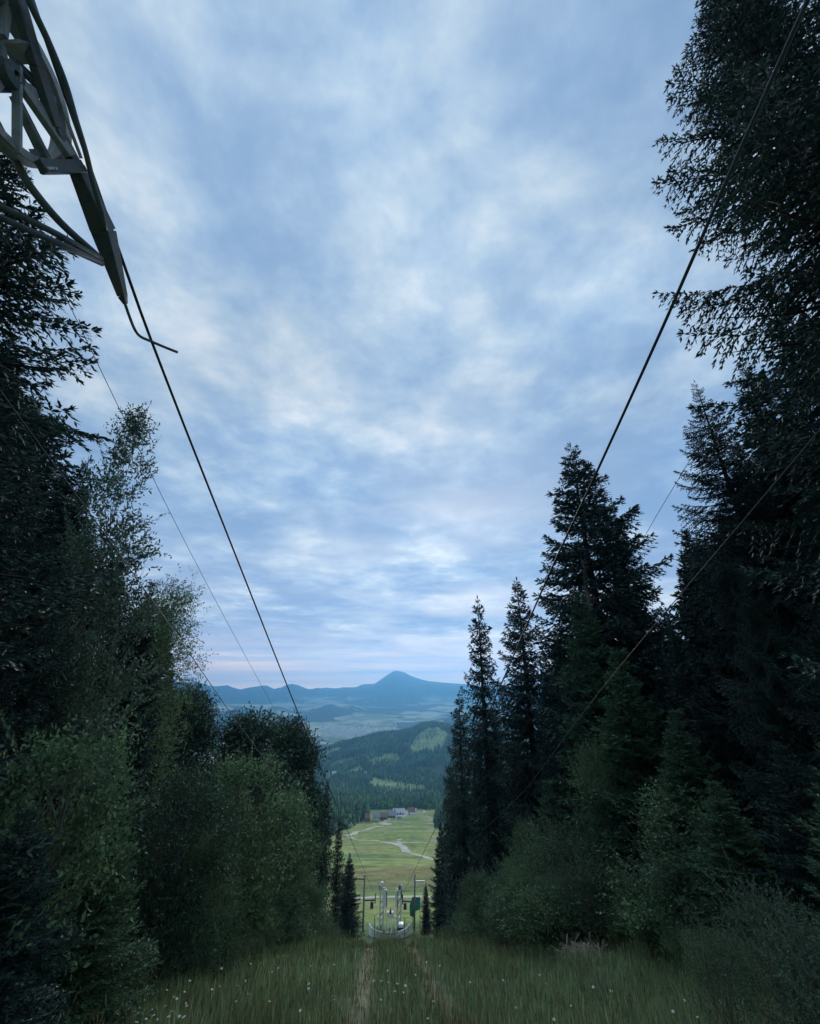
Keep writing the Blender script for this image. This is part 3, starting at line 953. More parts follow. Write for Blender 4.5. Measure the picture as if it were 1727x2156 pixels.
def back_rows(sky, us, n, label, group, seed):
    rg = np.random.default_rng(seed)
    k = 0
    for _ in range(4000):
        if k >= n: break
        u = rg.uniform(*us); d = rg.uniform(17, 62)
        v = np.interp(u, *sky) + rg.uniform(70, 330)
        p = at_dist(u, v, d)
        if abs(p[0] - float(axis_x(p[1]))) < 10.5 or p[1] < 4: continue
        h = p[2] - float(H(p[0], p[1]))
        if h < 9 or h > 30: continue
        plant(['mid', 'tall', 'dense', 'dense'][k % 4] if h > 17 else 'dense', SP, 'spruce tree', p[0], p[1], h, label, group, rg.uniform(0.95, 1.25))
        k += 1


back_rows(SKY_R, (940, 1800), 46, RL, RG, 3)
# young, fresher conifers in front of them
plant_px('young', SP, 'young spruce', 1300, 1362, 21, 'fresh green young spruce with a broad top in front of the dead snag', wide=1.1, crown_mat=M_fresh)
plant_px('young', SP, 'young spruce', 1216, 1240, 25, 'slender young spruce directly below the dead snag', wide=0.85)
plant_px('young', SP, 'young spruce', 1500, 1640, 14, 'bright green bushy young spruce right of the birch bush', wide=1.5, crown_mat=M_fresh)
plant_px('young', SP, 'young spruce', 1420, 1490, 17, 'young spruce behind the bright green bushy one', wide=1.2)
plant_px('young', SP, 'young spruce', 1745, 1560, 8.5, 'young spruce reaching in from the right frame edge', wide=1.3)
plant_px('young', SP, 'young spruce', 1150, 1640, 26, 'young spruce at the foot of the pointed spruces', wide=1.2)
plant_px('young', SP, 'young spruce', 1640, 1560, 13, 'dark young spruce behind the willow scrub on the right bank', wide=1.3, crown_mat=M_spruce)


def snag():
    p = at_dist(1226, 1172, 26.5)
    z = float(H(p[0], p[1])); h = p[2] - z
    o = empty('dead_tree', (p[0], p[1], z), 'bare broken dead trunk with pale grey stubs before the broad-topped spruce', 'dead tree')
    m = MB().tube([(0, 0, -0.5), (0.05, 0, h * 0.5), (-0.05, 0, h * 0.9), (0.0, 0, h * 0.96), (-0.12, 0, h)], [0.22, 0.17, 0.13, 0.10, 0.03], 8)
    m.build('trunk', M_deadwood, o)
    rg = np.random.default_rng(5)
    for i in range(26):
        b = MB()
        zz = h * rg.uniform(0.55, 0.97); a = rg.uniform(0, 6.28); L = rg.uniform(0.5, 2.0)
        e = np.array([math.cos(a), math.sin(a), rg.uniform(-0.2, 0.5)]) * L
        st = np.array([0, 0, zz])
        b.tube([st, st + e * 0.5 + (0, 0, -0.08 * L), st + e], [0.04, 0.025, 0.008], 5)
        for q in range(3):
            f = rg.uniform(0.3, 0.9)
            b.tube([st + e * f, st + e * f + rg.normal(0, 0.35, 3)], [0.014, 0.004], 4)
        b.build('limb', M_deadwood, o)
    # a hanging brown bough
    B = spruce_branch(3.2, rg, 0.16, 0.2, 0.04, 0.5, 0.1, 0.8)
    q = link('withered_bough', quads_mesh('withered_bough', B, [M_brownneedle]), o, (0, 0, h * 0.83))
    q.rotation_euler = (0, 0.2, -0.6)
    B2 = spruce_branch(2.6, rg, 0.16, 0.2, 0.04, 0.6, 0.1, 0.8)
    q = link('withered_bough', quads_mesh('withered_bough', B2, [M_brownneedle]), o, (0, 0, h * 0.77))
    q.rotation_euler = (0, 0.3, 0.1)


snag()

# left-hand edge of the cut
plant_px('side', SP, 'spruce tree', 40, 325, 10, 'huge dark spruce below the lift wheel, nearest on the left', wide=1.14, rot=1.3)
plant_px('willow', 'willow_tree', 'willow tree', 305, 858, 15, 'slender leafy willow standing out against the sky on the left', wide=0.85, rot=0.5)
plant_px('birch', 'birch_tree', 'birch tree', 372, 1236, 20, 'thin pale birch with airy foliage right of the willow', wide=0.8, rot=1.0)
plant_px('dense', SP, 'spruce tree', 318, 1245, 18.5, 'layered spruce between the willow and the pale birch', wide=0.95, rot=0.0)
plant_px('rowan', 'broadleaf_tree', 'broadleaf tree', 402, 1462, 25, 'round dark broadleaf tree below the pale birch', wide=0.62, rot=0.4)
plant_px('rowan', 'rowan_tree', 'rowan tree', 540, 1516, 33, 'wide dark rowan with a lumpy crown in front of the valley', wide=0.95, rot=2.0)
plant_px('rowan', 'rowan_tree', 'rowan tree', 615, 1528, 36, 'rowan crown joined to the right side of the wide rowan', wide=0.70, rot=0.9)
plant_px('thin', SP, 'spruce tree', 690, 1640, 50, 'slim dark spruce leaning on the rowan beside the left cable', wide=0.95)
plant_px('thin', SP, 'spruce tree', 655, 1585, 44, 'dark spruce half hidden behind the rowan crown', wide=1.0)
plant_px('thin', SP, 'spruce tree', 716, 1720, 60, 'pointed spruce last in the left row above the lift post', wide=0.85)
plant_px('dense', SP, 'spruce tree', 737, 1795, 73, 'dark spruce directly behind the left lift post', wide=1.25)
LG = 'dark spruces filling the left forest edge'
LL = 'dark spruce crowded into the left forest edge'
for u, v, d, k, w in [(70, 830, 15.5, 'dense', 1.0), (190, 960, 18, 'mid', 0.9), (10, 980, 13, 'dense', 1.0), (120, 1120, 13, 'dense', 0.95), (250, 1180, 22, 'mid', 1.0), (130, 1330, 15, 'dense', 0.9),
                      (40, 1330, 11, 'dense', 0.9), (330, 1420, 21, 'dense', 1.0), (440, 1600, 30, 'dense', 1.1), (310, 1500, 17, 'dense', 0.9), (160, 1480, 11.5, 'dense', 0.95), (-60, 700, 16, 'mid', 1.0)]:
    plant_px(k, SP, 'spruce tree', u, v, d, LL, LG, w)

back_rows(SKY_L, (-150, 640), 40, LL, LG, 4)
# bushes, scrub and tall weeds at the foot of the trees
BU = 'leafy_bush'
plant_px('hazel', BU, 'bush', 520, 1620, 20, 'large pale green bush in front of the wide rowan', wide=0.85)
plant_px('bush', BU, 'bush', 600, 1690, 25, 'pale bush at the right shoulder of the large pale green bush', wide=0.7)
plant_px('bush', BU, 'bush', 430, 1770, 15, 'yellowish green bush below the large pale green bush', wide=0.85)
plant_px('bush', BU, 'bush', 380, 1650, 14.5, 'dark green bush left of the large pale green bush', wide=0.9, crown_mat=M_rowan)
plant_px('hazel', BU, 'bush', 130, 1580, 9.5, 'maple bush with bright leaves at the left frame edge', wide=0.8, crown_mat=M_herb)
plant_px('young', SP, 'young spruce', 250, 1740, 9.5, 'small green spruce with flat boughs in the left undergrowth', wide=1.4)
plant_px('young', SP, 'young spruce', 60, 1700, 8.2, 'small spruce pressed against the left frame edge', wide=1.4, crown_mat=M_spruce)
plant_px('bush', BU, 'bush', 530, 1830, 20, 'low rounded bush sloping down to the meadow grass on the left', wide=0.9)
plant_px('bush', BU, 'bush', 655, 1860, 31, 'last low bush before the left lift post', wide=1.0)
plant_px('bush', BU, 'bush', 1252, 1590, 21, 'birch bush with pale upright shoots in the middle of the right bank', wide=0.55, crown_mat=M_birch)
plant_px('hazel', BU, 'bush', 1335, 1680, 20, 'dark willow bush behind the birch bush', wide=0.7, crown_mat=M_rowan)
plant_px('bush', BU, 'bush', 1110, 1745, 27, 'tall green bush at the foot of the young spruce', wide=0.55)
plant_px('bush', BU, 'bush', 1010, 1850, 27, 'grey-green bush beside the grass edge on the right', wide=1.1, crown_mat=M_greybush)
plant_px('bush', BU, 'bush', 1185, 1880, 20, 'low fresh green bush behind the brush pile', wide=0.8)
plant_px('sallow', 'willow_scrub', 'willow scrub', 1605, 1905, 8.8, 'grey willow scrub with upright pale shoots at the bottom right', wide=0.85)
plant_px('sallow', 'willow_scrub', 'willow scrub', 1710, 1970, 7.8, 'willow scrub right of the pale upright shoots', wide=1.0)
plant_px('sallow', 'willow_scrub', 'willow scrub', 1505, 1985, 9.6, 'willow scrub left of the pale upright shoots', wide=0.9)
plant_px('sallow', 'willow_scrub', 'willow scrub', 1060, 1900, 21, 'low sallow scrub on the grass edge right of the cut', wide=1.1)

HG = 'leafy herbs under the left trees'
def plant_base(kind, name, cat, u, v, h, label, group=None, wide=1.0, parts=('stem', 'leaves')):
    p = hit(u, v)
    return plant(kind, name, cat, p[0], p[1], h, label, group, wide, None, parts)


for u, v, h in [(300, 2095, 0.9), (240, 2130, 0.8), (355, 2060, 1.0), (415, 2035, 1.0), (475, 2015, 1.1), (180, 2150, 0.7), (100, 2140, 1.0), (150, 2085, 1.3),
                (60, 2065, 1.4), (220, 2055, 1.4), (285, 2025, 1.5), (20, 2120, 1.2), (345, 1995, 1.6), (425, 1980, 1.6), (130, 2005, 1.6), (40, 1980, 1.6)]:
    plant_base('herb', 'leafy_herb', 'herb', u, v, h, 'clump of broad-leaved herbs in the shade at the lower left', HG, 1.1)
WG = 'tall weeds along the grass edge'


def bank_growth():
    """Scrub that steps down from both forest edges to the open grass."""
    rg = np.random.default_rng(77)
    pile = hit(1240, 2030)
    for y in (14.5, 16.5, 18.5, 20.5, 22.5, 24.5, 27, 30, 34, 39, 45):
        for side in (-1, 1):
            for rel in (4.0, 5.0, 6.1, 7.4):
                rel_ = rel + rg.normal(0, 0.25) + (1.3 if y < 18 and side > 0 else 0.4 if y < 18 else 0) + (0.25 if side > 0 else 0)
                yy = y + rg.normal(0, 0.5)
                x = float(axis_x(yy)) + side * rel_
                if math.hypot(x - pile[0], yy - pile[1]) < 2.0 or (abs(x / yy - pile[0] / pile[1]) < 0.09 and yy < pile[1]): continue
                h = (0.45 + max(rel - 3.9, 0) * 0.62) * rg.uniform(0.8, 1.25)
                if rel < 4.5:
                    plant('weed', 'tall_weed', 'weed', x, yy, h + 0.25, 'tall leafy weed at the edge of the meadow grass', WG, 1.5, None, ('stem', 'leaves'))
                elif rel < 5.5:
                    plant(['weed', 'herb'][int(rg.integers(2))], 'leafy_shrub', 'shrub', x, yy, h + 0.2, 'knee-high leafy shrub between the meadow grass and the bushes', 'knee-high shrubs beside the grass', 1.5, None, ('stem', 'leaves'))
                else:
                    k = ['bush', 'hazel', 'bush', 'sallow'][int(rg.integers(4))]
                    plant(k, BU, 'bush', x, yy, h + 0.3, 'low green bush stepping down from the forest edge to the grass', 'low bushes along the grass edge', 1.3)


bank_growth()
for u, v, h in [(1320, 2010, 1.0), (1380, 2035, 0.9), (1440, 2060, 0.8), (1345, 1998, 1.2),
                (1500, 2085, 0.8), (1580, 2110, 0.8), (1660, 2130, 0.7), (1420, 2030, 1.0)]:
    plant_base('weed', 'tall_weed', 'weed', u, v, h, 'tall leafy weed at the edge of the meadow grass', WG, 1.2)


# ------------------------------------------------------------------ meadow grass
def grass():
    rg = np.random.default_rng(21)
    n = 170000
    d = rg.uniform(4.0, 30.0, n) ** 1.0
    az = rg.uniform(-0.95, 0.95, n)
    x, y = np.sin(az) * d, np.cos(az) * d
    rel = x - axis_x(y)
    ok = (np.abs(rel) < 10.5 + rg.normal(0, 0.8, n)) & (y > 2.5)
    x, y, d, rel = x[ok], y[ok], d[ok], rel[ok]
    n = len(x)
    tuft = fbm(x / 0.9, y / 0.9, 5, 3)
    keep = rg.uniform(0, 1, n) < 0.35 + tuft
    rut = np.exp(-((np.abs(rel) - 0.83 - 0.12 * (tuft - 0.5)) / 0.23) ** 2)
    keep &= rg.uniform(0, 1, n) > rut * 0.42
    x, y, d, rel, tuft, rut = x[keep], y[keep], d[keep], rel[keep], tuft[keep], rut[keep]
    n = len(x)
    z = H(x, y)
    h = rg.uniform(0.22, 0.48, n) * (0.6 + 0.8 * tuft) * (1 - 0.48 * rut)
    w = rg.uniform(0.006, 0.014, n) * (0.75 + d / 28)
    a = rg.uniform(0, 2 * math.pi, n)
    lean = rg.uniform(0.05, 0.42, n)
    sd = np.stack([np.cos(a + 1.57), np.sin(a + 1.57), 0 * a], -1)
    ld = np.stack([np.cos(a), np.sin(a), 0 * a], -1)
    B = np.stack([x, y, z - 0.02], -1)
    mid = B + ld * (lean * h * 0.3)[:, None] + np.array([0, 0, 1]) * (h * 0.6)[:, None]
    tip = B + ld * (lean * h)[:, None] + np.array([0, 0, 1]) * (h * (1 - 0.25 * lean))[:, None]
    ww = (w / 2)[:, None]
    Q = np.stack([B, mid + sd * ww, tip, mid - sd * ww], 1)
    B2 = np.stack([B - sd * ww * 0.4, mid - sd * ww, tip, mid + sd * ww], 1)
    dry = (rg.uniform(0, 1, n) < 0.06 + 0.75 * rut + 0.25 * smooth(0.55, 0.75, fbm(x / 3, y / 3, 8, 3)))
    k = rg.choice(n, 5200, replace=False)
    k = k[rut[k] < 0.3]
    hs = rg.uniform(0.45, 0.75, len(k)) * (0.7 + 0.5 * tuft[k])
    b0, up = B[k], np.array([0, 0, 1.0])
    dl = up + ld[k] * rg.uniform(0.0, 0.3, (len(k), 1))
    stalk = blades(b0, dl, hs, 0.006 * (0.8 + d[k] / 25), rg, 0.5)
    head = blades(b0 + unit(dl) * (hs * 0.86)[:, None], dl + rg.normal(0, 0.12, (len(k), 3)), rg.uniform(0.09, 0.16, len(k)), 0.018 * (0.8 + d[k] / 28), rg, 0.5)
    B2 = np.concatenate([B2, stalk, head])
    dry = np.concatenate([dry, rg.uniform(0, 1, len(k)) < 0.5, np.ones(len(k), bool)])
    me = quads_mesh('grass', B2, [M_grass, M_drygrass], dry.astype(int))
    tag(link('meadow_grass', me), 'tall summer grass with two worn wheel tracks', 'grass', kind='stuff')


grass()

FLOWERS = [(467, 2039), (528, 2029), (549, 2027), (587, 2013), (597, 2012), (574, 2046), (586, 2038), (654, 2034), (650, 2071), (400, 2065), (352, 2084), (367, 2098), (372, 2103), (447, 2083), (463, 2076), (500, 2075),
           (389, 2088), (516, 2065), (523, 2093), (497, 2108), (305, 2105), (349, 2118), (392, 2112), (393, 2117), (363, 2129), (249, 2134), (166, 2142), (308, 2145), (323, 2138), (331, 2146), (288, 2152), (355, 2140),
           (378, 2139), (387, 2141), (319, 2126), (702, 2097), (632, 2128), (704, 2031), (650, 2081), (702, 2105), (568, 2108), (631, 2127), (787, 2065), (803, 2065), (818, 2068), (837, 2071), (854, 2075), (850, 2089),
           (803, 2105), (832, 2087), (875, 2052), (898, 2026), (926, 2033), (896, 1991), (917, 2004), (783, 2001), (816, 2043), (913, 2108), (901, 2144), (990, 2068), (1060, 2064), (1087, 2121), (1136, 2052), (1151, 2071),
           (1167, 2146), (1202, 2117), (1417, 2102), (1442, 2106), (1417, 2129), (1469, 2141), (1287, 2086), (1166, 2146), (1249, 2078), (1137, 2052)]


def daisies():
    rg = np.random.default_rng(4)
    protos = []
    for q in range(3):
        k = 11
        P = MB()
        for i in range(k):
            a = 2 * math.pi * i / k
            e = np.array([math.cos(a), math.sin(a), 0]); s = np.array([-math.sin(a), math.cos(a), 0])
            P.add([e * 0.006, e * 0.02 + s * 0.006 + (0, 0, 0.003), e * 0.030 + (0, 0, -0.001 - 0.006 * q), e * 0.02 - s * 0.006 + (0, 0, 0.003)], [(0, 1, 2, 3)])
        Cc = MB().ring((0, 0, 0.002), (0, 0.001, 1), 1.0, [(0.0001, 0.006), (0.006, 0.003), (0.008, -0.001), (0.0001, -0.002)], 8)
        Sm = MB().tube([(0, 0, -0.5), (0.02, 0.01, -0.25), (0, 0, 0)], 0.0022, 4)
        protos.append((P, Cc, Sm))
    proto_obj = []
    for (P, Cc, Sm) in protos:
        o = empty('daisy', (0, 0, 0), 'white daisy flowering in the tall meadow grass', 'daisy', 'white daisies in the meadow grass')
        ch = [P.build('petals', M_petal, o), Cc.build('flower_centre', M_yolk, o), Sm.build('stem', M_stem, o)]
        proto_obj.append((o, ch))
    for i, (u, v) in enumerate(FLOWERS):
        p = hit(u, v, 0.42)
        if p is None: continue
        if i < 3:
            o = proto_obj[i][0]
        else:
            src, ch = proto_obj[i % 3]
            o = src.copy(); COL.objects.link(o)
            for c in ch:
                cc = c.copy(); COL.objects.link(cc); cc.parent = o
        o.location = (p[0], p[1], p[2] + 0.42)
        s = rg.uniform(0.65, 1.0) * (0.9 if v > 2090 else 1.0)
        o.scale = (s, s, 1)
        o.rotation_euler = (rg.uniform(0.1, 0.5), rg.uniform(-0.25, 0.25), rg.uniform(0, 6))


daisies()


def brush_pile():
    p = hit(1240, 2030)
    rg = np.random.default_rng(9)
    m = MB()
    for i in range(260):
        a, r = rg.uniform(0, 6.28), 1.0 * math.sqrt(rg.uniform(0, 1))
        c = np.array([math.cos(a) * r * 0.75, math.sin(a) * r * 0.6, 0.06 + 0.26 * (1 - r ** 2) * rg.uniform(0, 1)])
        d = rg.normal(0, 1, 3) * (1, 1, 0.28); d /= np.linalg.norm(d)
        L = rg.uniform(0.15, 0.5)
        m.tube([c - d * L, c + d * L * 0.2 + rg.normal(0, 0.03, 3), c + d * L], [0.012, 0.009, 0.004], 4, caps=False)
    o = m.build('brush_pile', mat_basic('dry_twigs', (0.40, 0.34, 0.27), 0.9, var=0.4, scale=8), None, (p[0], p[1], float(H(p[0], p[1]))))
    tag(o, 'pale heap of dry twigs in the grass at the right', 'brush pile')


brush_pile()


# ------------------------------------------------------------------ cables
def smooth_path(pts, n=60):
    pts = np.array(pts, float)
    t = np.concatenate([[0], np.cumsum(np.linalg.norm(np.diff(pts, axis=0), axis=1))])
    tt = np.unique(np.concatenate([np.geomspace(1, t[-1] + 1, n) - 1, t]))
    out = []
    for q in tt:
        i = min(max(np.searchsorted(t, q) - 1, 0), len(pts) - 2)
        p0, p1, p2, p3 = pts[max(i - 1, 0)], pts[i], pts[i + 1], pts[min(i + 2, len(pts) - 1)]
        h = t[i + 1] - t[i]
        f = (q - t[i]) / h
        m1 = (p2 - p0) / (t[i + 1] - t[max(i - 1, 0)]) * h
        m2 = (p3 - p1) / (t[min(i + 2, len(pts) - 1)] - t[i]) * h
        out.append((2 * f ** 3 - 3 * f ** 2 + 1) * p1 + (f ** 3 - 2 * f ** 2 + f) * m1 + (-2 * f ** 3 + 3 * f ** 2) * p2 + (f ** 3 - f ** 2) * m2)
    return out


def line_depth(v, k=5225.0):
    return k / (1975.0 - v)


def cable(pix, r, name, mat, label, end=None, k=5225.0, far=62.0):
    pts = [at_depth(u, v, min(line_depth(v, k), far)) for u, v in pix]
    if end is not None:
        pts[-1] = np.array(end)
    d = pts[0] - pts[1]
    pts = [pts[0] + d / np.linalg.norm(d) * 5.0] + pts
    o = MB().tube(smooth_path(pts), r, 8).build(name, mat, smooth_shade=True)
    tag(o, label, 'cable')


SY = 80.0                                            # the upper end of the lower drag lift stands here
L_SHEAVE = at_y(786, 1888, SY)
R_SHEAVE = at_y(851, 1887, SY)
cable([(67, -4), (185, 338), (317, 712), (477, 1120), (640, 1530), (788, 1888)], 0.0135, 'haul_cable', M_cable, 'thick left haul cable running from the lift wheel down to the left lift post', L_SHEAVE + (0, 0, 0.55))
cable([(1703, -4), (1560, 312), (1395, 690), (1240, 1030), (1165, 1190), (965, 1645), (849, 1886)], 0.0150, 'haul_cable', M_cable, 'thick right haul cable crossing in front of the right-hand spruces', R_SHEAVE + (0, 0, 0.55))
L_ARM = at_y(744, 1852, SY)
R_ARM = at_y(897, 1856, SY)
cable([(-60, 735), (0, 822), (250, 1165), (395, 1370), (510, 1535), (744, 1852)], 0.0080, 'signal_cable', M_cable, 'thin dark line passing in front of the left willow and behind the rowan', L_ARM + (0, 0, 0.1))
cable([(1780, 842), (1727, 905), (1280, 1435), (1080, 1690), (898, 1856)], 0.0075, 'signal_cable', M_wire, 'thin line slanting across the right-hand spruces low down', R_ARM + (0, 0, 0.1))
WL = [(185, 722), (262, 882), (370, 1102), (480, 1313), (590, 1515), (625, 1580)]
WR = [(1425, 1015), (1380, 1090), (1335, 1170), (1250, 1312), (1150, 1470), (1085, 1560)]
for pix, lab in ((WL, 'hair-thin wire against the sky left of the thick left cable'), (WR, 'hair-thin wire in the sky gap between the right-hand spruces')):
    cable(pix, 0.016, 'power_line', M_wire, lab, None, 5225.0 * 4.6, 90)
    p = at_depth(*pix[-1], min(line_depth(pix[-1][1], 5225.0 * 4.6), 90))
    z = float(H(p[0], p[1]))
    o = MB().tube([(0, 0, -0.5), (0, 0, p[2] - z + 0.3)], 0.13, 8, r2=0.08).build('utility_pole', M_greybark, None, (p[0], p[1], z))
    tag(o, 'wooden pole behind the trees carrying the ' + ('left' if pix is WL else 'right') + ' hair-thin wire', 'pole')


# ------------------------------------------------------------------ wheel and guide of the lift, over the camera's left
def tower():
    def px(x, y, X):           # pixel read from the enlargement of the top left corner
        return at_x(0.1794 * x, 0.1794 * y, X)
    base = np.array([-6.6, 0.9, float(H(-6.6, 0.9))])
    o = empty('lift_tower', base, 'old grey lift tower head with a spoked sheave wheel and a hooked cable guide', 'lift tower')
    b0 = base
    def add(mb, name, mat, parent=o, **k):
        mb.v = [tuple(np.array(p) - b0) for p in mb.v]
        return mb.build(name, mat, parent, **k)
    ppt = px(380, 700, -2.62)
    cab = np.array(at_x(67, 0, -2.40)) - np.array(at_x(317, 712, -2.40))
    cab /= np.linalg.norm(cab)
    # pole and crossarm outside the picture
    add(MB().tube([base - (0, 0, 0.8), base + (0, 0, 8.6)], 0.16, 12, r2=0.13), 'pole', M_steel, smooth_shade=True)
    # wheels: rim, hub, spokes
    ax = np.cross(cab, (0, 0, 1)); ax /= np.linalg.norm(ax)
    def wheel(c, R, w, ns):
        c = np.array(c)
        rim = add(MB().ring(c, ax, R, [(1.0, -w), (1.0, -w * 0.62), (0.92, -w * 0.35), (0.92, w * 0.35), (1.0, w * 0.62), (1.0, w), (0.89, w), (0.87, 0.0), (0.89, -w)], 64), 'sheave_wheel', M_steel)
        add(MB().ring(c, ax, R, [(0.17, -w * 1.3), (0.17, w * 1.3), (0.06, w * 1.5), (0.06, -w * 1.5)], 24), 'hub', M_darksteel, rim)
        a = np.cross(ax, (0, 0, 1)); a /= np.linalg.norm(a); b = np.cross(ax, a)
        for i in range(ns):
            t = 2 * math.pi * i / ns + 0.35
            e = a * math.cos(t) + b * math.sin(t)
            add(MB().bar(c + e * R * 0.2, c + e * R * 0.88, 0.04, 0.05, 0.035, 0.07, up=ax), 'spoke', M_steel, rim)
    WX = -2.62
    c1 = np.array(px(25, 930, WX))
    low = np.array(px(430, 1800, WX))
    R1 = 0.46
    wheel(c1 + (0, 0, 0.04), R1, 0.06, 5)
    wheel(c1 + cab * 1.12 + (0, 0, 0.02), R1, 0.06, 5)
    # main beam beside the wheel, tapering into the guide tongue
    GX = -2.50
    add(MB().bar(px(60, -500, GX), px(440, 800, GX), 0.06, 0.09, 0.06, 0.085).bar(px(440, 800, GX), px(660, 1500, GX), 0.058, 0.083, 0.058, 0.080).bar(px(660, 1500, GX), px(900, 1960, GX), 0.056, 0.078, 0.06, 0.085), 'beam', M_darksteel, bevel=0.006)
    add(MB().bar(px(890, 1940, GX), px(1210, 2700, GX), 0.084, 0.098, 0.15, 0.12).bar(px(1210, 2700, GX), px(1440, 3480, GX), 0.148, 0.118, 0.062, 0.06).bar(px(1440, 3480, GX), px(1475, 3570, GX), 0.060, 0.058, 0.03, 0.03), 'guide_tongue', M_darksteel, bevel=0.005)
    # outer guide rail along the cable
    rail = smooth_path([px(330, -160, -2.41), px(345, 0, -2.41), px(560, 470, -2.41), px(760, 960, -2.41), px(890, 1400, -2.41), px(1000, 1760, -2.41), px(1100, 2160, -2.41), px(1190, 2480, -2.42), px(1240, 2700, -2.44)], 40)
    add(MB().tube(rail, 0.023, 8, r2=0.018), 'guide_rail', M_darksteel, smooth_shade=True)
    add(MB().bar(px(740, 1280, -2.44), px(955, 1860, -2.44), 0.012, 0.025), 'guide_strip', M_steel)
    # cross pieces between wheel and beam
    add(MB().bar(px(80, 620, WX), px(380, 600, GX), 0.10, 0.05), 'cross_piece', M_steel)
    add(MB().bar(px(180, 740, WX + 0.03), px(580, 1120, GX), 0.035, 0.05), 'cross_piece', M_darksteel)
    add(MB().bar(px(190, 900, WX + 0.05), px(830, 1830, GX + 0.02), 0.05, 0.075), 'diagonal_strut', M_steel, bevel=0.004)
    add(MB().bar(px(205, 780, WX + 0.06), px(200, 1800, WX + 0.06), 0.055, 0.02), 'hanger_strap', M_steel)
    add(MB().bar(px(20, 430, WX + 0.05), px(90, -40, WX + 0.05), 0.06, 0.03), 'hanger_strap', M_steel)
    # bracket with bolts below
    add(MB().bar(px(480, 1960, WX + 0.1), px(960, 1960, GX + 0.03), 0.06, 0.075), 'bracket', M_darksteel, bevel=0.004)
    add(MB().bar(px(400, 1780, WX), px(510, 2010, WX + 0.1), 0.035, 0.05), 'bracket_stay', M_darksteel)
    for q in (575, 610, 650):
        p = np.array(px(q, 1965, WX + 0.135))
        add(MB().tube([p - (0.03, 0, 0), p + (0.02, -0.005, -0.02)], 0.009, 6), 'bolt', M_galv)
    # hooked rod
    hk = [px(1460, 3540, GX), px(1530, 3740, GX), px(1590, 3880, GX + 0.03), px(1650, 3950, GX + 0.07), px(1760, 4000, GX + 0.13), px(1900, 4060, GX + 0.20), px(2085, 4135, GX + 0.28)]
    add(MB().tube(smooth_path(hk, 30), 0.0125, 8), 'hook_rod', M_darksteel, smooth_shade=True)
    # bent pipe and twin pipes out to the tower
    bp = [px(-420, 900, WX - 0.7), px(-120, 1300, WX - 0.25), px(120, 1750, WX - 0.1), px(330, 2150, WX), px(700, 2600, GX - 0.06), px(1130, 2990, GX - 0.03), px(1190, 3050, GX)]
    add(MB().tube(smooth_path(bp, 40), 0.027, 8), 'bent_pipe', M_darksteel, smooth_shade=True)
    mid = base + (0.1, 0, 6.6)
    add(MB().tube(smooth_path([mid, px(-400, 2270, WX - 0.7), px(0, 2420, WX - 0.15), px(560, 2690, GX - 0.08), px(1190, 3040, GX)], 30), 0.024, 8), 'stay_pipe', M_darksteel, smooth_shade=True)
    add(MB().tube(smooth_path([mid - (0, 0, 0.25), px(-400, 2420, WX - 0.7), px(0, 2550, WX - 0.15), px(560, 2800, GX - 0.08), px(1200, 3090, GX)], 30), 0.024, 8), 'stay_pipe', M_darksteel, smooth_shade=True)
    top = c1 + cab * 0.55
    add(MB().tube([base + (0, 0, 8.0), (top[0], top[1], top[2] + 0.75), (top[0], top[1], top[2] - 0.2)], 0.07, 10), 'crossarm', M_steel)
    add(MB().bar(c1, c1 + cab * 1.12, 0.05, 0.06), 'wheel_carrier', M_darksteel)


tower()


# ------------------------------------------------------------------ upper end of the lower drag lift
def st(x, y, Y=SY):
    """Pixel in the enlargement of the station, on the upright plane at y = Y."""
    return np.array(at_y((1080 + x / 6.642) * 0.6908, (2660 + y / 6.642) * 0.6908, Y))


def stv(p, mb):
    mb.v = [tuple(np.array(q) - p) for q in mb.v]
    return mb


def gz(p):
    return np.array([p[0], p[1], float(H(p[0], p[1]))])


